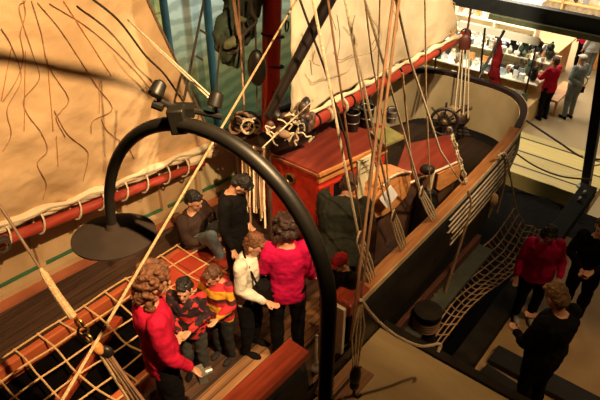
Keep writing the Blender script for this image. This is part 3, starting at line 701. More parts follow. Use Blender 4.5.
# brail lines lying on the sail
from mathutils.bvhtree import BVHTree
bvs = BVHTree.FromPolygons([sl.matrix_basis @ v.co for v in sl.data.vertices], [tuple(p_.vertices) for p_ in sl.data.polygons])
def onsail(px, py):
    h_ = bvs.ray_cast(Vector((0, 0, H)), ray(px, py).normalized())
    return (h_[0] if h_[0] is not None else atn(px, py, NS+.2))+B*.022
brails = [
    [(22, 0), (24, 14), (19, 34), (22, 55), (16, 78), (2, 100)], [(30, 0), (40, 33), (47, 65), (67, 97), (60, 110), (55, 118), (64, 136)],
    [(24, 0), (18, 10), (32, 55), (38, 78), (23, 98), (26, 113), (40, 132), (46, 150), (36, 163), (45, 182), (42, 198)],
    [(36, 2), (58, 28), (78, 58), (95, 85), (111, 108), (92, 120), (90, 133)], [(53, 110), (66, 133), (84, 148), (87, 157), (82, 180)],
    [(100, 118), (106, 130), (126, 146), (133, 158)], [(48, 3), (88, 28), (128, 64), (152, 92), (162, 108)],
    [(0, 28), (10, 45), (20, 78), (6, 108), (10, 133), (2, 150)]]
for k, pth in enumerate(brails):
    pts = [onsail(q_.x, q_.y) for q_ in smoothpath([Vector((x, y, 0)) for x, y in pth], 8)]
    m = MB(); m.tube(pts, .0045, 5); m.build('reef_line', M['reef'], t)
for pth in ([(24, 50), (23, 130)], [(46, 58), (52, 130)], [(10, 48), (0, 100)], [(98, 80), (98, 112)], [(62, 0), (110, 75)], [(55, 135), (57, 165)]):
    m = MB(); q_ = [onsail(x, y) for x, y in pth]; m.tube([q_[0].lerp(q_[1], i/10) for i in range(11)] if False else [onsail(pth[0][0]+(pth[1][0]-pth[0][0])*i/10, pth[0][1]+(pth[1][1]-pth[0][1])*i/10) for i in range(11)], .0035, 4); m.build('seam_line', mat('seam', (.75, .32, .08), .8), t)
# boom under it
bm_ = thing('sail_boom', 'red wooden boom laced to the foot of the large tan sail', 'boom', W(2, NS+.03, 3.3), AX)
m = MB(); P1, P2 = atn(0, 242, NS+.02), atn(203, 163, NS+.02); P0 = P1+(P1-P2); m.tube([P0, P1, P2], [.06, .06, .045], 14); m.build('spar', M['red_boom'], bm_)
for k, px in enumerate((3, 30, 62, 84, 108, 130, 155, 178)):
    base = P1.lerp(P2, (px+2)/205); m = MB(); pts = []
    for q in range(16):
        a_ = 2*PI*q/16; pts.append(base+B*(.085*math.cos(a_))+Vector((0, 0, .05+.125*math.sin(a_)))+A*(.03*math.sin(a_*1+.5)))
    m.tube(pts, .011, 5, closed=True); m.build('lacing_loop', M['rope_pale'], bm_)
rope('sail_brace', [atn(83, -8, NS+.4), atn(118, 20, NS+.4), atn(145, 55, NS+.4), atn(165, 75, NS+.4), atn(186, 106, NS+.4)], .011, M['rope_dark'], 'dark slack rope crossing the upper right corner of the tan sail')
for k, (a_, b_, lab) in enumerate((((128, 20), (212, 97), 'pale thin rope, upper of two slanting over the seascape to the right spotlight'), ((150, 42), (208, 97), 'pale thin rope, lower of two slanting over the seascape to the right spotlight'))):
    m = MB(); m.tube([atd(*a_, 4.4), atd(*b_, 3.2)], .0065, 5); tag(m.build('guy_rope', M['rope_pale']), lab, 'rope')
# coil hanging from port rail at far left
c_ = atn(4, 247, -4.72); m = MB()
for k in range(4): m.ring(c_+Vector((0, 0, .01*k)), .055+.008*k, .011, rot_to(B+A*.2*(k-1)), 16, 5)
tag(m.build('rope_coil', M['rope_dark']), 'dark rope coil hanging on the cream bulwark at the left edge', 'rope coil')

# spanker sail, its boom, gaff
NC = -3.42
t = thing('aft_sail', 'pale cream canvas sail behind the rigging at top centre', 'sail', W(5, NC, 4.2), AX)
b2 = pline([(291, 122), (320, 104), (350, 88), (400, 62), (440, 42), (458, 33)], NC); t2 = pline([(286, -110), (315, -112), (345, -115), (385, -118), (415, -120), (430, -120)], NC)
sl = sail('canvas', b2, t2, B*.6, M['sail_pale'], '', 90, 70, .08)
sl.parent = t; sl.matrix_parent_inverse = (Matrix.Translation(W(5, NC, 4.2)) @ Matrix.Rotation(AX, 4, 'Z')).inverted()
m = MB(); P = [lerp_path(b2, k/59)+B*(.04+.01*math.sin(k*1.2))-Vector((0, 0, .02+.012*math.sin(k*.9))) for k in range(60)]; m.tube(P, [.028+.01*math.sin(k*.7) for k in range(60)], 8); m.build('gathered_foot', M['sail_pale'], t)
for pth in ([(315, 50), (313, 62), (320, 66)], [(337, 15), (340, 40), (338, 62), (350, 58), (372, 52), (378, 40)], [(333, 52), (340, 60), (352, 55)], [(365, 10), (378, 30), (372, 45)], [(330, 12), (336, 30)], [(355, 15), (350, 35)], [(310, 60), (312, 75)], [(392, 8), (398, 24), (394, 40)]):
    m = MB(); m.tube(smoothpath([atn(x, y, NC+.3) for x, y in pth], 6), .0035, 5); m.build('reef_line', M['rope_rust'], t)
m = MB()
for k in range(9):
    c_ = atn(452, 2+k*4, NC); m.tube(smoothpath([c_, c_+A*.1+Vector((0, 0, -.05)), c_+A*.06+Vector((0, 0, -.16)), c_-A*.03+Vector((0, 0, -.1))], 4), .011, 5)
m.build('leech_lashing', M['rope'], t)
bo = thing('aft_boom', 'long red boom along the foot of the cream sail', 'boom', W(5.5, NC, 3.9), AX)
pa, pb2 = atn(296, 131, NC), atn(468, 33, NC); m = MB(); m.tube([pa, pa.lerp(pb2, .5), pb2], [.075, .075, .06], 14); m.build('spar', M['red_boom'], bo)
for f_ in (.08, .16, .24, .5, .75, .98):
    m = MB(); m.ring(pa.lerp(pb2, f_), .08, .012, rot_to(pb2-pa), 16, 6); m.build('band', M['iron'], bo)
for f_ in (.13, .2): m = MB(); m.ring(pa.lerp(pb2, f_), .084, .018, rot_to(pb2-pa), 16, 6); m.build('rope_band', M['rope_pale'], bo)
# masts
mp0 = Vector((3.95, -3.60, 0)); mb_ = thing('mizzen_mast', 'thick red mast rising at the forward end of the deckhouse', 'mast', W(4.0, -4.1, 2.4))
mb0 = atn(270, 150, -4.32); mbt = atn(273, -60, -4.32); mx_ = toS(mb0)
mbase = Vector((mb0.x, mb0.y, 2.4)); d_ = mbt-mb0
mfoot = mb0-d_*((mb0.z-2.4)/d_.z)
mb_.matrix_basis = Matrix.Translation(mfoot)
m = MB(); m.tube([mfoot, mb0, mbt], [.112, .112, .107], 22); m.build('pole', M['red_mast'], mb_)
for py in (36, 66, 90): c_ = atn(271, py, -4.32); m = MB(); m.ring(c_+A*.03, .125, .014, rot_to(d_.normalized()+A*.22), 22, 6); m.build('mast_hoop', M['rope_dark'], mb_)
c_ = atn(287, 26, -4.25); m = MB(); m.ring(c_, .06, .012, rot_to(B+A*.4), 16, 5); m.build('hoop_eye', M['iron'], mb_)
g1, g2 = atn(267, 118, -3.15), atn(332, -6, -2.9); d_ = g2-g1
m = MB(); m.tube([g1, g1.lerp(g2, .3), g2, g2+d_*.5], [.036, .045, .058, .05], 14)
tag(m.build('gaff_spar', M['spar_dark']), 'thick dark slanting spar crossing the cream sail from the mast foot', 'spar')
# mast-foot gear: dark tangle of blocks
t = thing('mast_gear', 'tangle of dark blocks and pale lashings at the foot of the red mast', 'rigging gear', atz(285, 140, ZR))
rr = random.Random(3)
pts = [(303, 126), (308, 118), (297, 122), (305, 106), (270, 128), (280, 132), (290, 126), (300, 118), (285, 118), (276, 115), (294, 138), (304, 110), (299, 130), (310, 122)]
for k, (x, y) in enumerate(pts):
    c_ = atd(x, y, 5.75+.1*rr.random()); m = MB(); m.ell(c_, (.055, .05, .085+.03*rr.random()), Matrix.Rotation(rr.uniform(-1, 1), 3, 'Y') @ Matrix.Rotation(rr.uniform(-1, 1), 3, 'X')); m.build('block', M['block_wood'] if k % 3 else M['iron'], t)
m = MB(); m.box(atd(287, 136, 6.6), (.62, .3, .14), Matrix.Rotation(AX-.3, 3, 'Z')); m.build('chock', M['iron'], t, smooth=False, bevel=.03)
m = MB()
for k in range(12):
    x, y = rr.uniform(266, 302), rr.uniform(112, 134); P = [atd(x, y, 5.62)]
    for q_ in range(5): P.append(P[-1]+Vector((rr.uniform(-.06, .07), 0, rr.uniform(-.07, .06))))
    m.tube(smoothpath(P, 6), .008, 5)
m.tube([atd(262, 148, 5.6), atd(318, 96, 5.5)], .007, 5)
m.build('lashing', M['rope_pale'], t)
c_ = atd(284, 134, 5.6); m = MB(); m.ell(c_, (.07, .05, .04), Matrix.Rotation(.4, 3, 'Y')); m.build('wood_chock', M['rope_brown'], t)
# belaying coil cluster
t = thing('belayed_coils', 'cluster of coiled ropes on belaying pins left of the red mast', 'rope coils', atd(247, 130, 6.6)-Vector((0, 0, .3)))
for k in range(11):
    x, y = 247+rr.uniform(-12, 12), 122+rr.uniform(-11, 12); c_ = atd(x, y, 6.3+rr.random()*.2); m = MB(); r0 = rr.uniform(.045, .115)
    for q in range(3): m.ring(c_+Vector((0, .012*q, 0)), r0, .010, rot_to(Vector((rr.uniform(-.4, .4), -1, rr.uniform(-.3, .6)))), 14, 5)
    m.build('coil', (M['rope_pale'], M['rope_rust'], M['rope_dark'], M['rope_pale'])[k % 4], t)
m = MB(); m.ell(atd(246, 125, 6.55), (.19, .08, .18)); m.build('pin_rack', M['iron'], t)
# hanks of rope hanging under it
t = thing('rope_hanks', 'long bundle of rust and tan rope falls hanging beside the deckhouse front', 'rope hanks', atd(255, 232, 6.4))
for k in range(16):
    x = 243+k*1.45+rr.uniform(-.6, .6); y0 = 148+rr.uniform(-4, 8); y1 = 205+rr.uniform(0, 28); dd = 6.05+rr.uniform(0, .25); m = MB()
    m.tube(smoothpath([atd(x, y0, dd), atd(x+rr.uniform(-1.5, 1.5), (y0+y1)/2, dd), atd(x+rr.uniform(-1, 1)+1, y1, dd+.0)], 5), rr.uniform(.008, .013), 5); m.build('fall', (M['rope'], M['rope_rust'], M['rope_brown'], M['rope_pale'])[k % 4], t)
pr_ = thing('pin_rail', 'dark pin rail with upright posts carrying the hanging rope falls', 'pin rail', atz(248, 255, 2.4))
pL, pR = atd(238, 146, 6.4), atd(268, 150, 6.3); m = MB(); m.tube([pL, pR], .035, 8); m.build('rail', M['block_wood'], pr_)
for p_ in (pL, pR): m = MB(); m.tube([Vector((p_.x, p_.y, 2.4)), p_], .03, 8); m.build('post', M['block_wood'], pr_)
# dark lines over the mural
def dl(a_, b_, d0, d1, r_, mt_, lab, pts=None, nm='rigging_line'):
    m = MB(); P = pts or [atd(*a_, d0), atd(*b_, d1)]; m.tube(P, r_, 6); return tag(m.build(nm, mt_), lab, 'rigging rope')
dl((206, -10), (184, 100), 6.2, 5.8, .013, M['rope_dark'], 'taut dark line with small knots left of the second blue pillar')
dl((243, -10), (244, 112), 6.2, 5.8, .011, M['rope_dark'], 'dark line falling just right of the hanging green bundle')
dl((226, -10), (216, 90), 6.4, 6.0, .010, M['rope_dark'], 'thin dark line touching the left of the green bundle')
dl((255, -8), (257, 108), 6.4, 6.0, .009, M['rope_dark'], 'thin dark upright line nearest the red mast on its left')
dl((238, -8), (244, 105), 6.1, 5.7, .009, M['rope_rust'], 'thin rust line hanging over the green bundle')
for k, (x, y) in enumerate(((200, 30), (196, 56), (189, 80))):
    p0, p1 = atd(x, y, 6.0), atd(x+7, y+4, 6.0); m = MB(); m.tube([p0, p1], .012, 5); tag(m.build('rope_toggle', M['rope_dark']), 'small dark toggle on the taut line, %s of three' % ('top', 'middle', 'bottom')[k], 'toggle')
# green hanging bundle
t = thing('hanging_bundle', 'dark green bundle of cloth gear hanging in front of the seascape', 'bundle', atd(232, 62, 6.3))
def lump(P, m, seed=0):
    for (x, y, r, dz) in P: m.ell(atd(x+5, y, 6.3+dz), (r*.82, r*.6, r*.9), Matrix.Rotation(x*.3, 3, 'Y'), 12, 8)
def remeshed(m, name, material, parent, voxel, smooth=3, disp=0, dscale=6, seed=0):
    me = bpy.data.meshes.new('tmp'); me.from_pydata([tuple(v) for v in m.v], [], m.f); me.update()
    bm = bmesh.new(); bm.from_mesh(me); bmesh.ops.recalc_face_normals(bm, faces=bm.faces); bm.to_mesh(me); bm.free()
    o = bpy.data.objects.new('tmp', me); col.objects.link(o)
    md = o.modifiers.new('r', 'REMESH'); md.mode = 'VOXEL'; md.voxel_size = voxel
    if smooth: sm = o.modifiers.new('s', 'SMOOTH'); sm.iterations = smooth; sm.factor = .6
    dg = bpy.context.evaluated_depsgraph_get(); dg.update()
    e2 = bpy.data.meshes.new_from_object(o.evaluated_get(dg)); bpy.data.objects.remove(o); bpy.data.meshes.remove(me)
    if disp:
        e2.calc_loop_triangles() if False else None
        nn_ = [v.normal.copy() for v in e2.vertices]
        for v, n_ in zip(e2.vertices, nn_):
            k = noise.fractal(v.co*dscale+Vector((seed, 0, 0)), .8, 2.0, 3); v.co += n_*k*disp
    e2.transform(parent_inv(parent)); e2.name = name
    e2.materials.clear(); e2.materials.append(material)
    for p_ in e2.polygons: p_.use_smooth = True
    o = bpy.data.objects.new(name, e2); col.objects.link(o)
    if parent is not None: o.parent = parent
    return o
m = MB(); lump([(240, 2, .22, 0), (232, 12, .2, 0), (245, 14, .14, .1), (228, 24, .2, 0), (238, 28, .16, .1), (222, 36, .18, 0), (236, 36, .12, 0), (220, 46, .15, 0), (226, 54, .15, 0), (228, 60, .11, 0), (234, -8, .22, 0)], m)
remeshed(m, 'cloth', M['green_cloth'], t, .02, 2, .06, 5)
m = MB(); lump([(230, 42, .07, -.2), (223, 46, .07, -.2), (238, 20, .06, -.2)], m); remeshed(m, 'pale_fold', mat('fold', (.16, .18, .09), .8), t, .02, 2, .03, 7)
m = MB(); m.tube(smoothpath([atd(250, -6, 5.95), atd(252, 12, 5.95), atd(256, 22, 6), atd(244, 34, 5.95), (atd(238, 50, 5.95)), atd(228, 54, 5.95)], 6), .018, 6); m.build('hose', M['rope_dark'], t)
m = MB(); m.tube([atd(233, -5, 5.9), atd(237, 25, 5.9), atd(241, 42, 5.95)], .02, 6); m.build('strap', M['rope_rust'], t)
m = MB(); m.ell(atd(257, 68, 6.0), (.1, .08, .2)); tag(m.build('hanging_block', M['iron']), 'black pulley block hanging just left of the red mast', 'pulley block')

# ---- near diagonal pole rope and the left tackle
sp0, sp1 = atd(300, -6, 4.6), atd(60, 404, 2.9)
m = MB(); m.tube([sp0+(sp0-sp1)*.2, sp0, sp1, sp1+(sp1-sp0)*.1], [.0075, .0075, .0095, .0095], 7); tag(m.build('stay', M['rope']), 'long thin taut stay slanting from top centre to the bottom left', 'rigging rope')
ss = [atd(-12, 186, 3.3), atd(0, 206, 3.35), atd(40, 268, 3.5)]
t = thing('stay_tackle', 'served tan rope with shackles and block slanting above the hatch net', 'tackle', atd(140, 402, 4.0))
m = MB(); m.tube(ss, .009, 6); m.build('stay_wire', M['rope_brown'], t)
m = MB(); m.tube([ss[2], atd(44, 274, 3.52), atd(58, 296, 3.56), atd(73, 317, 3.6)], [.009, .022, .024, .028], 9); m.build('served_strop', M['rope'], t)
for k, (x, y) in enumerate(((79, 323), (83, 331), (88, 338))):
    m = MB(); m.ring(atd(x, y, 3.62), .03, .009, rot_to(Vector((.4, -1, .5)) if k % 2 else Vector((-.5, -1, .1))), 14, 6); m.build('shackle', M['brass'], t)
c_ = atd(98, 348, 3.66); m = MB(); m.ell(c_, (.035, .03, .055), rot_to(atd(90, 340, 3.6)-atd(110, 362, 3.7))); m.build('block', M['orange_wood'], t)
c_ = atd(106, 352, 3.7); m = MB(); m.ell(c_, (.05, .03, .05)); m.build('dark_block', M['iron'], t)
for k in range(4):
    a0 = atd(99+k*2, 352-k*1.5, 3.68); a1 = atd(130+k*6, 402+k*1.5, 3.98); mid = a0.lerp(a1, .5)+Vector((.01*math.sin(k), 0, -.01*k)); m = MB(); m.tube(smoothpath([a0, mid, a1, a1+(a1-a0)*.2], 5), .012, 6); m.build('fall', (M['rope'], M['rope_rust'], M['rope_brown'], M['rope_rust'])[k], t)
c_ = atd(120, 378, 3.85); m = MB(); m.ell(c_, (.03, .025, .06)); m.build('block', M['rope_brown'], t)

# stern ropes at right
rope('rail_rope', [atn(499, 152, -1.93), atn(505, 162, -1.9), atn(504, 185, -1.88), atn(497, 213, -1.86)], .012, M['rope'], 'tan rope end hanging over the aft starboard rail, left of two')
rope('rail_rope', [atn(497, 156, -1.93), atn(506, 154, -1.88), atn(510, 175, -1.86), atn(516, 207, -1.85)], .012, M['rope_pale'], 'tan rope hanging from the aft starboard rail to the net corner')
rope('rail_rope', [atn(468, 190, -1.93), atn(471, 205, -1.88), atn(466, 228, -1.86)], .012, M['rope'], 'tan rope hanging over the rail below the hooked tackle')
rope('fender_pole', [atn(466, 226, -1.86), atn(455, 262, -1.8), atn(439, 312, -1.75)], .017, M['rope_brown'], 'reddish-brown pole slanting down beside the boarding net', smooth=False)
c_ = atn(494, 200, -1.8); m = MB(); m.ell(c_, (.05, .05, .09)); m.tube([c_, c_-Vector((0, 0, .26))-B*.02], [.03, .012], 8); tag(m.build('rope_fender', M['rope']), 'tan rope fender hanging against the hull below the rail', 'fender')
rope('guide_rope', [atd(521, 117, 11.3), atd(560, 143, 11.4), atd(582, 157, 11.2), atd(604, 160, 10.8)], .022, M['rope_dark'], 'thick dark-ended rope from the stern to the black post, upper line')
rope('guide_rope', [atd(582, 155, 11.15), atd(592, 165, 10.9), atd(606, 163, 10.7)], .018, M['rope'], 'short tan rope loop just right of the black post')
rope('guide_rope', [atd(514, 152, 10.2), atd(535, 166, 10.6), atd(560, 176, 10.7), atd(592, 180, 10.3)], .016, M['rope_dark'], 'thin dark slack rope over the pale platform, lower line')
# ensign staff, flag, hanging tackle
k0, k1 = atd(478, 80, 9.0), atd(503, 33, 9.0)
m = MB(); m.tube([k0, k1, k1+(k1-k0)*.05], .022, 8); tag(m.build('ensign_staff', M['spar_dark']), 'slanting dark flagstaff on the stern rail beside the furled red flag', 'flagstaff')
m = MB(); m.tube(smoothpath([atd(501, 40, 9.0), atd(499, 54, 9.05), atd(495, 66, 9.1), atd(495, 80, 9.2), atd(494, 92, 9.3)], 6), [.015+.065*min(1, k/8)+.01*math.sin(k*1.3) for k in range(25)], 10)
tag(remeshed(m, 'furled_flag', M['c_darkred'], None, .02, 2, .03, 8), 'dark red furled flag hanging from the slanting flagstaff', 'flag')
hb = atd(465, 44, 8.25)
t = thing('boom_tackle', 'red-brown wooden block with four falls hanging over the stern', 'tackle', atz(461, 122, 2.7))
m = MB(); m.ell(hb, (.09, .06, .15)); m.tube([hb, hb+Vector((0, 0, .5))], .015, 6); m.build('block', M['block_red'], t)
for k, (x0, x1) in enumerate(((461, 454), (463.5, 459), (467, 463), (469, 468))):
    m = MB(); m.tube([atd(x0, 50, 8.25), atd(x1, 118, 8.6)], .011, 5); m.build('fall', M['rope_pale'], t)
m = MB(); m.ell(atd(460, 119, 8.62), (.08, .05, .08)); m.build('lower_block', M['block_wood'], t)
# thin poles against the shop
for x0, x1, y0, y1, lab in ((485, 480, 28, 74, 'thin dark upright pole in front of the gift shop, right of the hanging block'), (437, 434, 48, 76, 'thin dark upright pole in front of the gift shop, left of the hanging block')):
    dl((x0, y0), (x1, y1), 12.2, 12.6, .02, M['rope_dark'], lab, nm='slim_pole')
sbeam('side_post', atd(412, 52, 12.6), atd(410, 84, 12.9), .2, .2, M['beam_black'], 'short black post behind the stern rail under the boom', 'post')

# ================================================================== CURVED LAMP
q = (.1056, 1.477, 5.386, .505, .63, 2.658)
fac = 1.0
def arch(t_):
    th = PI*(1-t_); d = .505-.505*math.cos(PI-th) if False else .505-.505*math.cos(PI*(1-t_))*-1
    d = .505*(1+math.cos(th)) if False else .505*(1-math.cos(PI*(1-t_)))
    return d, math.sin(PI*(1-t_))
LQ = [0.0, 0.0]
x0, y0, zc, R1, Rz, phi = .06*1.6, .871*1.6, H+(6.005-H)*1.6, .296*1.6, .362*1.6, 2.66
def lp(t_):
    th = PI*(1-t_); d = R1-R1*math.cos(th); return Vector((x0+math.cos(phi)*d, y0+math.sin(phi)*d, zc+Rz*math.sin(th)))
t = thing('arched_lamp', 'black floor lamp with tall arched pole and wide dark disc shade', 'lamp', (x0, y0, ZG))
pts = [lp(k/50) for k in range(51)]; rad = [.019+.010*(k/50) for k in range(51)]
pts += [Vector((x0, y0, zc-.3)), Vector((x0, y0, zc-1.0)), Vector((x0, y0, ZG+.03))]; rad += [.029, .029, .029]
m = MB(); m.tube(pts, rad, 16); m.build('pole', M['lamp_iron'], t)
m = MB(); m.lathe((x0, y0, ZG), [(.2, 0), (.2, .02), (.05, .04), (.04, .08)], seg=30); m.build('base', M['lamp_iron'], t)
e0 = lp(0); shade_r = .166
sc = e0+Vector((0, 0, .015)); m = MB(); m.lathe(sc, [(.018, .03), (.03, .0), (.1, -.012), (shade_r, -.035), (shade_r, -.042), (.1, -.022), (.02, -.012)], Matrix.Rotation(-.07, 3, 'X'), 48); m.build('shade', mat('shade_iron', (.028, .018, .012), .8, spec=.2), t)
m = MB(); m.lathe(sc+Vector((0, 0, -.06)), [(.02, 0), (.03, .03), (.02, .05)]); m.build('bulb_holder', M['brass'], t)
# clamp box with two small spotlights
cb = lp(.455); tg = (lp(.5)-lp(.42)).normalized()
m = MB(); m.box(cb+Vector((0, 0, .015)), (.055, .05, .085), Matrix.Rotation(-.1, 3, 'Y')); m.build('clamp', M['lamp_iron'], t, bevel=.006)
Dp = 1.75*1.0
dd0 = (cb-Vector((0, 0, H))).dot(Vector((0, CC, -SS)))
m = MB(); m.tube([atd(158, 100, dd0), atd(170, 106, dd0), atd(205, 113, dd0), atd(222, 117, dd0)], .010, 8); m.box(atd(184, 110, dd0), (.07, .05, .03)); m.tube([atd(153, 104, dd0), atd(163, 108, dd0)], .014, 8); m.build('crossbar', M['lamp_iron'], t)
for (x, y, lab) in ((157, 91, None), (215, 102, None)):
    c_ = atd(x, y, dd0-.02); dr = Vector((-.25, -.6, -.45)) if x < 200 else Vector((-.2, -.4, -.6)); rt = rot_to(dr)
    m = MB(); m.lathe(c_-rt @ Vector((0, 0, .03)), [(.012, -.005), (.021, .003), (.024, .03), (.024, .045), (.021, .045), (.016, .025)], rt, 20); so = m.build('spotlight_head', M['lamp_iron'], t)
    m = MB(); m.lathe(c_+rt @ Vector((0, 0, .018)), [(.020, -.004), (.020, -.001)], rt, 16); m.build('lens', mat('lens', (.35, .25, .14), .15), so)
    m = MB(); m.tube([c_, c_-Vector((0, 0, .045))], .006, 6); m.build('yoke', M['lamp_iron'], so)

# ================================================================== SHOP BEYOND THE STERN
sb_ = lambda name, s0, s1, n0, n1, z0, z1, mt_, label, cat: tag((lambda m: (m.sbox(s0, s1, n0, n1, z0, z1), setattr(m, 'rot', AX), m.build(name, mt_, smooth=False, bevel=.008))[2])(MB()), label, cat)
t = thing('overhead_beam', 'long black beam with an olive underside spanning the shop front at upper right', 'beam', W(14, -4.5, 2.25), AX)
m = MB(); m.sbox(13.95, 14.15, -8.9, 3, 2.50, 2.84); m.build('black_face', M['beam_black'], t, smooth=False, bevel=.01)
m = MB(); m.sbox(13.86, 14.3, -5.35, 3, 2.37, 2.50); m.build('lower_flange', M['beam_olive'], t, smooth=False, bevel=.01)
for n_ in (-5.3, -4.1): m = MB(); m.box(W(13.94, n_, 2.67), (.02, .12, .12), Matrix.Rotation(AX, 3, 'Z')); m.build('bolt_plate', M['beam_grey'], t, smooth=False)
m = MB(); m.sbox(14.0, 14.15, -8.9, -8.7, 0, 2.5); m.build('end_post', M['beam_black'], t, smooth=False)
m = MB(); m.sbox(14.0, 14.15, 2.8, 3, 0, 2.5); m.build('end_post', M['beam_black'], t, smooth=False)
# glass-fronted display unit
case_wood = mat('case_wood', (.62, .42, .18), .45, (.5, .32, .12), 4)
cream_b = mat('case_board', (.85, .78, .60), .6, (.78, .70, .52), 2)
ds = thing('display_unit', 'long pale display unit with cream top board full of gifts', 'display unit', W(14.6, -6, 0), AX)
m = MB(); m.sbox(13.4, 15.3, -8.6, -3.8, 0, .62); m.build('cabinet', case_wood, ds, smooth=False, bevel=.01)
for z_, s0 in ((.95, 14.1), (1.32, 14.7)): m = MB(); m.sbox(s0, 15.3, -8.6, -3.9, z_-.03, z_); m.build('shelf', cream_b, ds, smooth=False)
m = MB(); m.sbox(15.3, 15.34, -8.6, -3.8, 0, 1.36); m.build('back_panel', cream_b, ds, smooth=False)
m = MB(); m.sbox(13.92, 14.0, -6.1, -4.05, 1.98, 2.16); m.build('top_board', cream_b, ds, smooth=False, bevel=.01)
for n_ in (-8.55, -7.2, -5.9, -5.05, -4.1): m = MB(); m.sbox(13.93, 13.97, n_, n_+.035, .62, 2.1); m.build('post', M['beam_black'], ds, smooth=False)
c2w = mat('counter_orange', (.72, .34, .10), .4, (.55, .24, .06), 4)
# goods
goods = {}
def goods_mesh(kind, c, key):
    m = MB(); O_ = Vector((0, 0, 0))
    if kind == 'box': m.box((0, 0, .07), (.13, .1, .14)); m.box((0, 0, .145), (.136, .106, .02))
    if kind == 'mug': m.lathe(O_, [(.045, 0), (.05, .1), (.044, .1), (.04, .01)], seg=12); m.ring((.06, 0, .05), .03, .008, Matrix.Rotation(PI/2, 3, 'X'), 10, 5)
    if kind == 'plate': m.lathe((0, 0, .1), [(.03, 0), (.06, .008), (.10, .022), (.1, .028), (.055, .014)], Matrix.Rotation(1.1, 3, 'X'), 18)
    if kind == 'book': m.box((0, 0, .11), (.15, .03, .22)); m.box((.004, 0, .11), (.145, .024, .226))
    if kind == 'toy': m.ell((0, 0, .07), (.06, .05, .07)); m.ell((0, -.01, .16), (.045, .045, .045)); m.ell((-.04, 0, .2), (.015,)*3); m.ell((.04, 0, .2), (.015,)*3); m.ell((.06, -.03, .09), (.02, .02, .04)); m.ell((-.06, -.03, .09), (.02, .02, .04))
    if kind == 'vase': m.lathe(O_, [(.03, 0), (.06, .07), (.05, .13), (.02, .17), (.03, .2), (.024, .2)], seg=14)
    mt_ = mat('goods_'+key, c, .5, tuple(x*.55 for x in c), 20)
    return m, mt_
kinds = [('box', 'gift_box'), ('mug', 'mug'), ('plate', 'display_plate'), ('book', 'book'), ('toy', 'stuffed_toy'), ('vase', 'vase')]
cols = [('black', (.03, .03, .028)), ('white', (.88, .86, .80)), ('cream', (.80, .68, .45)), ('brown', (.28, .15, .07)), ('green', (.14, .20, .13)), ('orange', (.75, .33, .10)), ('grey-blue', (.30, .36, .40))]
protos = {}
def good(kind, nm, cn, c, loc, rz, where):
    lab = '%s %s among the goods %s' % (cn, nm.replace('_', ' '), where)
    if (kind, cn) not in protos:
        m, mt_ = goods_mesh(kind, c, kind+'_'+cn); o = m.build(nm, mt_); protos[(kind, cn)] = o
    else:
        o = protos[(kind, cn)].copy(); col.objects.link(o)
    o.matrix_basis = Matrix.Translation(loc) @ Matrix.Rotation(rz, 4, 'Z'); tag(o, lab, nm.replace('_', ' '), '%s %ss %s' % (cn, nm.replace('_', ' '), where)); return o
rg = random.Random(11)
def fill(s0, s1, n0, n1, z, ds_, dn, where, weights=(5, 3, 2, 3, 1, 1)):
    s_ = s0
    while s_ < s1:
        n_ = n0+rg.random()*.05
        while n_ < n1:
            if rg.random() < .86:
                kd, nm = kinds[rg.choices(range(6), (3, 3, 3, 3, 2, 2))[0]]; cn, c = cols[rg.choices(range(7), (3,)+tuple(weights))[0]]
                good(kd, nm, cn, c, W(s_+rg.uniform(-.03, .03), n_, z+.001), AX-PI/2+rg.uniform(-.5, .5), where)
            n_ += dn*rg.uniform(.85, 1.25)
        s_ += ds_
fill(13.5, 14.05, -8.2, -3.95, .62, .2, .17, 'on the lowest level of the display unit')
fill(14.2, 14.62, -8.2, -4.0, .95, .2, .17, 'on the middle shelf of the display unit', (6, 2, 2, 3, 2, 2))
fill(14.8, 15.25, -8.3, -4.0, 1.32, .2, .17, 'on the top shelf of the display unit', (8, 3, 1, 1, 2, 2))
for k, (s_, n_, sc_) in enumerate(((14.9, -4.95, 2.0), (14.9, -4.65, 2.3), (15.1, -4.35, 1.9), (14.6, -4.3, 2.0), (14.35, -4.1, 1.7), (15.0, -4.02, 2.1), (14.3, -4.55, 1.6))):
    m, _ = goods_mesh('toy', (.05, .08, .05), 'dark'); m.v = [v*sc_ for v in m.v]
    zz = 1.322 if s_ > 14.7 else .952
    o = m.build('stuffed_toy', M['green_cloth'] if k % 2 else M['c_charcoal']); o.matrix_basis = Matrix.Translation(W(s_, n_, zz)) @ Matrix.Rotation(AX-PI/2+k, 4, 'Z')
    tag(o, 'large %s stuffed toy at the right end of the display unit' % ('dark green' if k % 2 else 'charcoal'), 'stuffed toy', 'large %s toys on the display unit' % ('dark green' if k % 2 else 'charcoal'))
# far bookshelf behind
bs = thing('shop_bookcase', 'tall bright bookcase of pale goods behind the display unit', 'bookcase', W(17.6, -8.2, 0), AX)
m = MB(); m.sbox(17.75, 17.8, -9.1, -5.2, 0, 2.0); m.build('back', cream_b, bs, smooth=False)
for z_ in (.3, .75, 1.2, 1.65): m = MB(); m.sbox(17.35, 17.75, -9.1, -5.2, z_-.03, z_); m.build('shelf', cream_b, bs, smooth=False)
for n_ in (-9.1, -7.8, -6.5, -5.24): m = MB(); m.sbox(17.35, 17.75, n_, n_+.04, 0, 2.0); m.build('upright', cream_b, bs, smooth=False)
for z_ in (.3, .75, 1.2, 1.65): fill(17.5, 17.6, -8.95, -5.35, z_, .3, .2, 'in the bookcase behind the display unit', (7, 3, 1, 1, 3, 1))
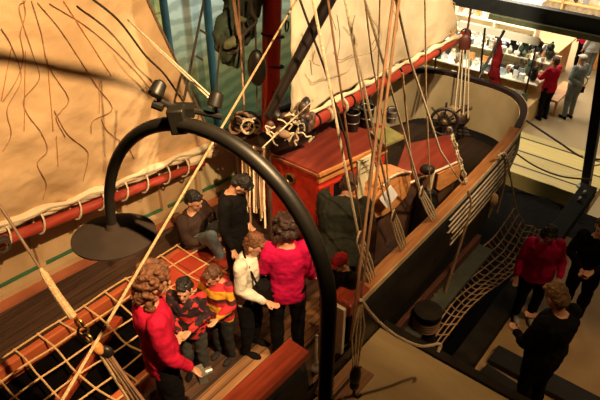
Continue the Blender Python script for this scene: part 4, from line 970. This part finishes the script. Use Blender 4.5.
# orange counter and clothes display beyond
oc = thing('shop_counter', 'orange wooden shop counter behind the visitors in red and grey', 'counter', W(15.6, -4.4, 0), AX)
m = MB(); m.sbox(16.8, 18.1, -5.0, -4.3, 0, .9); m.build('body', c2w, oc, smooth=False, bevel=.01)
m = MB(); m.sbox(16.7, 18.2, -5.05, -4.25, .9, .95); m.build('top', mat('counter_top', (.8, .5, .22), .3), oc, smooth=False, bevel=.01)
oc = thing('shop_counter', 'low orange wooden bench table between the visitor in red and the display unit', 'table', W(15.1, -3.9, 0), AX)
m = MB(); m.sbox(14.7, 16.1, -3.78, -3.45, .38, .44); m.build('top', c2w, oc, smooth=False, bevel=.01)
for s_, n_ in ((14.75, -3.77), (16.0, -3.77), (14.75, -3.52), (16.0, -3.52)): m = MB(); m.sbox(s_, s_+.06, n_, n_+.06, 0, .38); m.build('leg', c2w, oc, smooth=False)
sb_('sales_cabinet', 18.6, 19.5, -4.1, -3.0, 0, .9, c2w, 'orange wooden cabinet at the far right edge behind the pale-shirted visitor', 'cabinet')
rk = thing('clothes_rack', 'shop rack of hanging garments behind the visitor in red', 'clothes rack', W(15.6, -4.6, 0), AX)
m = MB(); p0, p1 = W(15.45, -5.0, 1.55), W(15.45, -4.2, 1.55); m.tube([p0, p1], .015, 6); m.tube([Vector((p0.x, p0.y, 0)), p0], .015, 6); m.tube([Vector((p1.x, p1.y, 0)), p1], .015, 6); m.build('frame', M['iron'], rk)
for k in range(7):
    c_ = W(15.45, -4.9+k*.11, 1.48); cn = ('c_white', 'c_bluegrey', 'c_white', 'c_charcoal', 'c_olivecoat', 'c_white', 'c_bluegrey')[k]; lbn = ('white', 'blue-grey', 'white', 'charcoal', 'olive', 'white', 'blue-grey')[k]
    m = MB(); m.prism([c_+A*x+Vector((0, 0, z)) for x, z in ((-.05, .03), (.05, .03), (.24, -.04), (.30, -.3), (.22, -.32), (.19, -.14), (.19, -.62), (-.19, -.62), (-.19, -.14), (-.22, -.32), (-.30, -.3), (-.24, -.04))], B*.04)
    tag(m.build('hanging_shirt', M[cn], bevel=.01), '%s shirt hanging on the shop clothes rack' % lbn, 'shirt', '%s shirts on the rack' % lbn)
# lit back area above the beam
bg = thing('wall_shelving', 'bright wall shelving of stock seen above the black beam', 'shelving', W(23.5, -6, 0), AX)
m = MB(); m.sbox(23.6, 23.7, -9.1, -.5, 0, 3.2); m.build('back', mat('bright_board', (.9, .82, .66), .6), bg, smooth=False)
for z_ in (.5, 1.1, 1.7): m = MB(); m.sbox(23.2, 23.6, -9.1, -.5, z_-.04, z_); m.build('shelf', case_wood, bg, smooth=False)
for k in range(7): m = MB(); m.sbox(23.2, 23.6, -9.1+k*1.42, -9.04+k*1.42, 0, 2.4); m.build('upright', case_wood, bg, smooth=False)
for z_ in (.5, 1.1): fill(23.4, 23.5, -8.9, -3.2, z_, .4, .36, 'on the bright wall shelving', (7, 3, 1, 1, 3, 2))

# ================================================================== PEOPLE
BASE = dict(pel=(0, 0, .94), che=(0, .0, 1.25), nek=(0, -.01, 1.43), hed=(0, .02, 1.58),
            shl=(-.17, -.01, 1.39), shr=(.17, -.01, 1.39), ell=(-.23, -.02, 1.12), elr=(.23, -.02, 1.12), wrl=(-.24, .06, .88), wrr=(.24, .06, .88),
            hil=(-.09, 0, .92), hir=(.09, 0, .92), knl=(-.10, .02, .50), knr=(.10, .02, .50), anl=(-.10, -.02, .09), anr=(.10, -.02, .09))
def loft(m, rings, seg=16):
    base = len(m.v)
    for c, r_, f_, rx, ry in rings:
        for k in range(seg): a_ = 2*PI*k/seg; m.v.append(c+r_*(rx*math.cos(a_))+f_*(ry*math.sin(a_)))
    n = len(rings)
    for i in range(n-1):
        for k in range(seg): m.f.append((base+i*seg+k, base+i*seg+(k+1) % seg, base+(i+1)*seg+(k+1) % seg, base+(i+1)*seg+k))
    m.f.append(tuple(base+k for k in range(seg))[::-1]); m.f.append(tuple(base+(n-1)*seg+k for k in range(seg)))
def limb(m, p, q, r0, r1, n=5):
    p, q = Vector(p), Vector(q)
    m.ell(p, (r0,)*3, u=10, v=7); m.ell(q, (r1,)*3, u=10, v=7); m.tube([p, p.lerp(q, .35), q], [r0, (r0*.7+r1*.3)*1.03, r1], 12)
def person(label, loc, yaw, h, pose=None, top='c_red', legs='c_charcoal', hair='hair_brown', hstyle='short', shoes='c_black', hyaw=0, hpitch=0, hs=1.0, bulk=1.0, voxel=.009, extra=None, skirt=False, collar=None, sleeve=True):
    k = h/1.70; J = {a_: Vector(v) for a_, v in BASE.items()}
    for a_, v in (pose or {}).items(): J[a_] = Vector(v)
    root = thing('person', label, 'person', loc, yaw)
    mw = Matrix.Translation(Vector(loc)) @ Matrix.Rotation(yaw, 4, 'Z') @ Matrix.Scale(k, 4)
    def fin(m, name, material, vx, sm=3, disp=0, ds=6, seed=0, smo=True):
        m.v = [mw @ v for v in m.v]
        return remeshed(m, name, material, root, vx*k, sm, disp, ds, seed)
    r_sh = (J['shr']-J['shl']).normalized(); r_hi = (J['hir']-J['hil']).normalized(); sp_ = (J['nek']-J['pel']).normalized(); up_h = (J['hed']-J['nek']).normalized()
    f_sh = sp_.cross(r_sh).normalized(); f_hi = Vector((0, 0, 1)).cross(r_hi).normalized()
    if f_hi.dot(f_sh) < 0: pass
    # torso ring list
    def torso(e, top_ext=True, low=0):
        pe, ch, ne = J['pel'], J['che'], J['nek']
        R_ = [(pe-sp_*(.08+low), r_hi, f_sh, .155*bulk+e, .105*bulk+e), (pe, r_hi, f_sh, .165*bulk+e, .115*bulk+e), (pe.lerp(ch, .5), r_hi.lerp(r_sh, .5).normalized(), f_sh, .140*bulk+e, .100*bulk+e),
              (ch, r_sh, f_sh, .165*bulk+e, .118*bulk+e), (ch.lerp(ne, .6), r_sh, f_sh, .165*bulk+e, .10*bulk+e), (ch.lerp(ne, .88), r_sh, f_sh, .10+e, .075+e), (ne, r_sh, f_sh, .062+e*.8, .06+e*.8)]
        return R_
    # head frame
    Hc = J['hed']; hr = Matrix.Rotation(hyaw, 3, 'Z') @ Matrix.Rotation(hpitch, 3, 'X')
    def hp_(x, y, z): return Hc+(hr @ Vector((x, y, z)))*hs
    body = MB(); loft(body, torso(0)); limb(body, J['nek']-sp_*.04, Hc-(hr @ Vector((0, .01, .06))), .055, .05)
    body.ell(hp_(0, -.008, .022), (.074*hs, .094*hs, .098*hs), hr, 20, 14)       # skull
    body.ell(hp_(0, .030, -.035), (.056*hs, .058*hs, .075*hs), hr, 16, 10)        # jaw and cheeks
    body.ell(hp_(0, .070, -.085), (.024*hs, .02*hs, .018*hs), hr, 8, 6)           # chin
    body.ell(hp_(0, .095, -.018), (.012*hs, .018*hs, .026*hs), hr, 8, 6)          # nose
    body.ell(hp_(0, .080, .022), (.050*hs, .012*hs, .010*hs), hr, 10, 6)          # brow
    for sx in (-1, 1): body.ell(hp_(.076*sx, -.005, -.005), (.012*hs, .020*hs, .032*hs), hr, 8, 6)
    for sd_ in 'lr':
        sh, el, wr = J['sh'+sd_], J['el'+sd_], J['wr'+sd_]
        limb(body, sh, el, .052, .040); limb(body, el, wr, .040, .026)
        fd = (wr-el).normalized(); pd = (fd+Vector((0, .15, -.05))).normalized(); sx = -1 if sd_ == 'l' else 1
        side = pd.cross(Vector((0, 0, 1)));
        if side.length < .1: side = Vector((0, 1, 0))
        side.normalize(); palm_n = pd.cross(side).normalized()
        loft(body, [(wr, side, palm_n, .026, .019), (wr+pd*.04, side, palm_n, .038, .017), (wr+pd*.085, side, palm_n, .040, .014)], 10)
        for i, ln in enumerate((.066, .076, .072, .056)):
            b0 = wr+pd*.085+side*(.030-.020*i); c1_ = b0+pd*ln*.5+palm_n*(-.008); c2__ = c1_+(pd*.6-palm_n*.8).normalized()*ln*.45
            body.tube([b0-pd*.01, c1_, c2__], [.0095, .009, .0075], 6)
        tb = wr+pd*.03+side*.030; body.tube([tb, tb+(pd*.6+side*.8)*.035, tb+(pd*.9+side*.5)*.062], [.013, .011, .009], 6)
        hi, kn, an = J['hi'+sd_], J['kn'+sd_], J['an'+sd_]
        limb(body, hi, kn, .083*bulk, .055); limb(body, kn, kn.lerp(an, .35), .055, .052); limb(body, kn.lerp(an, .35), an, .052, .034)
    bo_ = fin(body, 'body', M['skin'], voxel, 2)
    # clothes
    if top:
        tm = MB(); loft(tm, torso(.022, low=.06)[:-1]+[(J['nek']-sp_*.005, r_sh, f_sh, .075, .07)])
        for sd_ in 'lr':
            sh, el, wr = J['sh'+sd_], J['el'+sd_], J['wr'+sd_]
            limb(tm, sh, el, .072, .056)
            limb(tm, el, el.lerp(wr, .88 if sleeve else .1), .056, .043)
        fin(tm, 'top', M[top], .012, 2, .014, 7, h*10)
    lm = MB(); loft(lm, [(J['pel']-sp_*.09, r_hi, f_sh, .15*bulk, .115*bulk), (J['pel']+sp_*.08, r_hi, f_sh, .16*bulk, .115*bulk)])
    for sd_ in 'lr':
        hi, kn, an = J['hi'+sd_], J['kn'+sd_], J['an'+sd_]
        limb(lm, hi, kn, .098*bulk, .074); limb(lm, kn, an+(kn-an)*.06, .074, .058)
    fin(lm, 'trousers', M[legs], .012, 2, .012, 7, h*7)
    for sd_ in 'lr':
        an = J['an'+sd_]; kn = J['kn'+sd_]; fdir = Vector((0, 1, 0)); 
        if 'ft'+sd_ in J: fdir = (J['ft'+sd_]-an).normalized()
        sm_ = MB(); rt = fdir.to_track_quat('Y', 'Z').to_matrix()
        sm_.ell(an+Vector((0, 0, -.045))-fdir*.03, (.042, .055, .045), rt); sm_.ell(an+fdir*.10+Vector((0, 0, -.055)), (.045, .09, .034), rt); sm_.tube([an+Vector((0, 0, .02)), an+Vector((0, 0, -.05))], .043, 12)
        fin(sm_, 'shoe', M[shoes], .009, 1)
    # face features
    for sx in (-1, 1):
        em = MB(); em.ell(hp_(.030*sx, .080, -.002), (.011*hs, .007*hs, .007*hs), hr, 10, 6); em.v = [mw @ v for v in em.v]; em.build('eye', M['eye'], root)
    lm_ = MB(); lm_.ell(hp_(0, .087, -.056), (.022*hs, .007*hs, .006*hs), hr, 10, 6); lm_.v = [mw @ v for v in lm_.v]; lm_.build('mouth', M['lips'], root)
    # hair
    if hstyle == 'cap':
        hm = MB(); hm.ell(hp_(0, -.012, .035), (.080*hs, .098*hs, .085*hs), hr, 18, 12); hm.v = [v for v in hm.v]
        fin(hm, 'hair', M[hair], .009, 1)
        cm = MB(); cm.ell(hp_(0, -.01, .065), (.088*hs, .105*hs, .062*hs), hr, 18, 10); cm.ell(hp_(0, .09, .055), (.06*hs, .06*hs, .010*hs), hr, 14, 6)
        fin(cm, 'cap', M[collar or 'c_white'], .008, 1)
    else:
        hm = MB(); rh = random.Random(int(h*1000)+len(label))
        hm.ell(hp_(0, -.022, .045), (.083*hs, .093*hs, .088*hs), hr, 18, 12)
        hm.ell(hp_(0, -.05, .0), (.080*hs, .066*hs, .085*hs), hr, 16, 10)
        if hstyle in ('curly', 'afro'):
            nb = 110 if hstyle == 'curly' else 90
            for q_ in range(nb):
                a_ = rh.uniform(0, 2*PI); zz = rh.uniform(-.16 if hstyle == 'curly' else -.05, .13); rr_ = .095 if zz < .05 else .095*math.sqrt(max(.05, 1-((zz-.05)/.1)**2))
                x_, y_ = rr_*math.cos(a_), -.02+rr_*1.05*math.sin(a_)
                if y_ > .045 and zz < .06: continue
                hm.ell(hp_(x_, y_, zz), (.022*hs,)*3, hr, 6, 5)
        if hstyle == 'bob':
            hm.ell(hp_(0, -.045, -.045), (.092*hs, .065*hs, .075*hs), hr, 16, 10)
            for sx in (-1, 1): hm.ell(hp_(.072*sx, .0, -.03), (.022*hs, .05*hs, .07*hs), hr, 12, 8)
        hm.ell(hp_(0, .060, .085), (.060*hs, .030*hs, .022*hs), hr, 12, 8)
        fin(hm, 'hair', M[hair], .008, 1, .010 if hstyle != 'curly' else .012, 26)
    if extra: extra(root, mw, J, hp_)
    return root
def held(mw, root, name, material, fn, smooth=True):
    m = MB(); fn(m); m.v = [mw @ v for v in m.v]; return m.build(name, material, root, smooth)
def handitem(name, label, cat, material, mw, fn):
    m = MB(); fn(m); m.v = [mw @ v for v in m.v]; return tag(m.build(name, material), label, cat)
def onz(px, py, z): return atz(px, py, z)
def D(deg): return math.radians(deg)
DZ = 2.4
# placement helper: put a person so that its head centre (height hz above ground) shows at px,py, standing at ground z
def under(px, py, ground, hz): p_ = atz(px, py, ground+hz); return Vector((p_.x, p_.y, ground))

# 1 woman with curly hair, left
def ex(root, mw, J, hp_):
    handitem('camera', 'small silver camera held low by the curly-haired woman in red', 'camera', M['tin'], mw, lambda m: (m.box(J['wrr']+Vector((0.0, .06, -.10)), (.11, .06, .08)), m.lathe(J['wrr']+Vector((0, .09, -.10)), [(.03, 0), (.03, .05), (.02, .05)], Matrix.Rotation(-PI/2, 3, 'X'))))
person('woman with curly brown hair in a red sweater at lower left, looking right', under(147, 287, DZ, 1.55*1.86/1.7), D(-60), 1.86,
       dict(ell=(-.22, .03, 1.12), wrl=(-.16, .10, .94), elr=(.22, 0, 1.12), wrr=(.21, .14, .90), hed=(0, .05, 1.57)), 'c_red', 'c_black', 'hair_auburn', 'curly', hpitch=D(-14), hyaw=D(-8), extra=ex, bulk=.92)
# 2 boy in the patched red jacket
person('black-haired boy in red, black and yellow jacket with his hands together', under(185, 287, DZ, 1.55*1.22/1.7), D(178), 1.22,
       dict(ell=(-.22, .05, 1.14), elr=(.22, .05, 1.14), wrl=(-.06, .24, 1.08), wrr=(.07, .24, 1.06), hed=(0, .05, 1.55)), 'c_patch', 'c_dkgrey', 'hair_black', 'short', hpitch=D(-4), hyaw=D(-4), hs=1.2, bulk=1.1)
# 3 boy in striped
person('brown-haired boy in a yellow and red striped sweater looking down', under(216, 272, DZ, 1.53*1.22/1.7), D(150), 1.20,
       dict(ell=(-.24, .04, 1.14), elr=(.24, .04, 1.14), wrl=(-.16, .26, 1.05), wrr=(.12, .28, 1.02), hed=(0, .07, 1.54)), 'c_stripe', 'c_charcoal', 'hair_brown', 'short', hpitch=D(-22), hyaw=D(-10), hs=1.18, bulk=1.15, shoes='c_charcoal')
# 4 white jacket
def ex(root, mw, J, hp_):
    handitem('shoulder_bag', 'black shoulder bag held by the visitor in the pale jacket', 'bag', M['c_black'], mw, lambda m: (m.box(Vector((.05, .22, 1.02)), (.20, .14, .22)), m.tube(smoothpath([Vector((-.08, .22, 1.1)), Vector((-.1, .12, 1.35)), Vector((.0, -.02, 1.46)), Vector((.12, .1, 1.35)), Vector((.14, .22, 1.1))], 5), .012, 6)))
person('auburn-haired visitor in a pale cream jacket looking down, beside the woman in pinkish red', under(245, 241, DZ, 1.55*1.5/1.7), D(-115), 1.5,
       dict(che=(0, .03, 1.22), nek=(0, .05, 1.42), hed=(0, .11, 1.54), shl=(-.17, .04, 1.38), shr=(.17, .04, 1.38), ell=(-.22, .08, 1.12), elr=(.23, .05, 1.12), wrl=(-.12, .28, 1.02), wrr=(.14, .28, .98)), 'c_white', 'c_black', 'hair_auburn', 'short', hpitch=D(-32), hs=1.08, extra=ex)
# 5 pink red woman, back
person('woman seen from behind in a bright pinkish-red top with short dark curly hair', under(286, 231, DZ, 1.57*1.66/1.7), D(4), 1.66,
       dict(shl=(-.15, -.01, 1.39), shr=(.15, -.01, 1.39), ell=(-.20, .02, 1.12), elr=(.20, .0, 1.12), wrl=(-.20, .22, 1.02), wrr=(.24, .12, .92)), 'c_pinkred', 'c_black', 'hair_dark', 'afro', bulk=.9, hpitch=D(-12), hyaw=D(-8), hs=1.05)
# 6 olive coat, leaning
person('person in an olive green coat bending forward beside the red deckhouse', under(340, 206, DZ, 1.40), D(-15), 1.72,
       dict(pel=(0, -.05, .92), che=(0, .10, 1.20), nek=(0, .26, 1.32), hed=(0, .40, 1.34), shl=(-.19, .22, 1.30), shr=(.19, .22, 1.30), ell=(-.25, .32, 1.05), elr=(.25, .32, 1.05), wrl=(-.15, .50, .95), wrr=(.15, .50, .95), hil=(-.09, -.05, .90), hir=(.09, -.05, .90)), 'c_olivecoat', 'c_black', 'hair_brown', 'short', hpitch=D(-55), bulk=1.25)
# child with red cap
person('child in dark clothes and dark red cap by the gate opening', under(344, 262, DZ, 1.53*1.15/1.7), D(120), 1.15, dict(hed=(0, .05, 1.54)), 'c_black', 'c_black', 'hair_brown', 'cap', hpitch=D(-25), hs=1.15, collar='c_darkred')
# 7 seated man far left
SIT = dict(pel=(0, 0, .12), che=(0, .04, .42), nek=(0, .06, .62), hed=(0, .10, .76), shl=(-.18, .05, .58), shr=(.18, .05, .58), ell=(-.24, .16, .36), elr=(.24, .16, .36), wrl=(-.10, .36, .38), wrr=(.10, .36, .38),
           hil=(-.09, .0, .12), hir=(.09, .0, .12), knl=(-.12, .38, .46), knr=(.12, .38, .46), anl=(-.10, .52, .09), anr=(.10, .52, .09))
person('dark-haired person in a dark brown jacket seated on the deck by the cream bulwark', under(187, 199, DZ, .76), D(-120), 1.72, SIT, 'c_brown', 'c_bluegrey', 'hair_black', 'short', hpitch=D(-15), shoes='c_palegrey', bulk=1.1)
# 8 standing dark
person('person in black standing behind the seated visitor, head bowed', under(231, 184, DZ, 1.45), D(-105), 1.62, dict(hed=(0, .11, 1.53)), 'c_black', 'c_black', 'hair_black', 'short', hpitch=D(-60))
# right side visitors
person('person in a red jacket and black trousers standing at the shop display', atz(541, 119, 0), D(25), 1.66, dict(ell=(-.25, .1, 1.15), wrl=(-.14, .33, 1.12), elr=(.25, .1, 1.15), wrr=(.14, .33, 1.15)), 'c_red', 'c_black', 'hair_brown', 'short', voxel=.014, bulk=1.15)
person('man in grey jacket and white cap with one hand behind his back', atz(566, 118, 0), D(20), 1.70, dict(ell=(-.27, -.05, 1.13), wrl=(-.02, -.17, 1.0), elr=(.24, .06, 1.13), wrr=(.2, .2, 1.05)), 'c_bluegrey', 'c_bluegrey', 'hair_grey', 'cap', voxel=.014, bulk=1.1, collar='c_white')
bgp = atz(575, 104, .2); m = MB(); c_ = atd(580, 89, 14.6); m.box(c_, (.2, .08, .18)); m.ring(c_+Vector((0, 0, .2)), .13, .01, Matrix.Rotation(PI/2, 3, 'X')); tag(m.build('handbag', M['c_black'], bevel=.02), 'black bag at the side of the man in grey', 'bag')
person('visitor in pale grey shirt and light jeans at the far right counter', atz(584, 78, 0), D(10), 1.72, dict(nek=(0, .05, 1.42), hed=(0, .14, 1.52), hpitch=(0, 0, 0)), 'c_palegrey', 'c_bluegrey', 'hair_grey', 'short', voxel=.016, bulk=1.2, shoes='c_white', hpitch=D(-30))
person('person in a red sweater facing away beside the far right counter', W(18.5, -4.05, 0), D(-30), 1.6, None, 'c_red', 'c_black', 'hair_brown', 'short', voxel=.016)
person('visitor in jeans standing at the very right edge beyond the floor', atz(604, 80, 0), D(30), 1.7, None, 'c_tan', 'c_bluegrey', 'hair_brown', 'short', voxel=.016, shoes='c_white')
# 13
person('woman with dark hair in a raspberry red sweater facing the camera on the walkway', under(548, 236, ZW, 1.52*1.6/1.7), D(170), 1.62, dict(ell=(-.27, .02, 1.12), elr=(.26, .03, 1.12), wrl=(-.22, .20, .98), wrr=(.28, .14, .90), hed=(0, .05, 1.57)), 'c_pinkred', 'c_black', 'hair_black', 'bob', hpitch=D(-25), bulk=1.25, shoes='c_palegrey')
# 14
person('dark-clothed person at the right edge with hands joined in front', under(601, 230, ZW, 1.52), D(150), 1.70, dict(ell=(-.25, .05, 1.12), elr=(.25, .05, 1.12), wrl=(-.06, .27, 1.08), wrr=(.06, .27, 1.05)), 'c_black', 'c_black', 'hair_black', 'short', hpitch=D(-15), shoes='c_black')
# 15
person('sandy-haired person in dark clothes nearest the camera at lower right', under(563, 303, ZW, 1.55*1.92/1.7), D(25), 1.92, dict(hed=(0, .08, 1.55), ell=(-.27, .04, 1.12), elr=(.27, .06, 1.12), wrl=(-.14, .26, 1.0), wrr=(.18, .30, 1.0)), 'c_black', 'c_black', 'hair_sandy', 'short', hpitch=D(-35), bulk=1.2, hs=1.1)

# ================================================================== LIGHTS
def spot(name, loc, tgt, power, size, blend, color, rad=.06):
    l = bpy.data.lights.new(name, 'SPOT'); l.energy = power; l.spot_size = math.radians(size); l.spot_blend = blend; l.color = color; l.shadow_soft_size = rad
    o = bpy.data.objects.new(name, l); col.objects.link(o); o.location = loc; o.rotation_euler = (Vector(tgt)-Vector(loc)).to_track_quat('-Z', 'Y').to_euler(); return o
def area(name, loc, tgt, power, sx, sy, color):
    l = bpy.data.lights.new(name, 'AREA'); l.shape = 'RECTANGLE'; l.size = sx; l.size_y = sy; l.energy = power; l.color = color
    o = bpy.data.objects.new(name, l); col.objects.link(o); o.location = loc; o.rotation_euler = (Vector(tgt)-Vector(loc)).to_track_quat('-Z', 'Y').to_euler(); return o
WARM1 = (1, .66, .33); WARM = (1.0, .60, .27); WARM2 = (1.0, .74, .44); WH = (1, .86, .66)
LA = W(1.2, 1.2, 9.6)
spot('sail_spot', LA, W(1.9, -4.6, 4.1), 4300, 44, .5, WARM1, .05)
# yard that throws the slanting shadow on the tan sail
a3, b3 = atn(-30, 50, NS+.15), atn(165, 95, NS+.15)
f_ = .5; ya, yb = LA.lerp(a3, f_), LA.lerp(b3, f_); m = MB(); dd = yb-ya; m.tube([ya-dd*.5, yb+dd*.05], .026, 10); tag(m.build('yard', M['spar_dark']), 'dark yard above the deck, throwing the slanting shadow on the tan sail', 'spar')
spot('aft_spot', W(5.8, 1.5, 9.4), W(5.6, -3.5, 4.8), 3700, 42, .7, WARM2, .08)
spot('stern_spot', W(3.6, -1.2, 8.8), W(8.1, -3.2, 3.0), 1900, 20, .7, WARM2, .08)
spot('deck_spot', W(1.4, -2.0, 10), W(2.3, -3.35, 2.5), 900, 25, .8, WARM, .1)
spot('house_spot', W(.7, -3.5, 6.9), W(4.0, -3.4, 3.2), 420, 20, .5, WARM, .06)
spot('rail_spot', W(4.5, .8, 9.5), W(4.6, -2.2, 3.6), 800, 32, .8, WARM, .08)
spot('gangway_spot', W(3.6, .5, 8.5), W(3.2, -1.2, 2.5), 440, 36, .6, WARM, .08)
spot('walkway_spot', W(6.2, 2.5, 7.5), W(5.2, -.3, 1.0), 420, 27, .6, WARM, .08)
spot('hood_spot', W(3.2, .2, 8.5), W(4.75, -2.5, 3.5), 260, 14, .8, WARM2, .05)
spot('mast_spot', W(2.5, -.5, 9), W(5.2, -4.3, 4.6), 420, 12, .8, WARM, .05)
spot('net_spot', W(6.5, .5, 8), W(6.4, -1.7, 1.4), 160, 40, .7, WARM, .08)
spot('platform_spot', W(11.5, -1.5, 7.5), W(11.9, -2.6, .3), 1500, 44, .6, WH, .1)
spot('mural_light', W(8.5, -6.5, 8.5), W(9.5, -9.2, 2.8), 1700, 75, .8, (.90, 1.0, .88), .2)
area('bookcase_panel', W(16.2, -7, 3.2), W(17.7, -7.2, .6), 170, 2.5, .6, WH)
spot('shop_spot', W(9.5, -4.2, 6.5), W(15.0, -6.3, 1.0), 2600, 34, .5, WH, .15)
area('shop_panel', W(15.2, -5.6, 4.2), W(14.8, -6.2, 0), 300, 3.0, 2.0, WH)
area('shop_panel_far', W(21, -6, 4.6), W(22.5, -6, .5), 900, 5, 4, WH)
area('floor_panel', W(15.5, -1.5, 5.5), W(15.5, -2.0, 0), 120, 4, 4, WARM2)
wd = bpy.data.worlds.new('world'); bpy.context.scene.world = wd; wd.use_nodes = True
wd.node_tree.nodes['Background'].inputs[0].default_value = (1.0, .62, .35, 1); wd.node_tree.nodes['Background'].inputs[1].default_value = .006
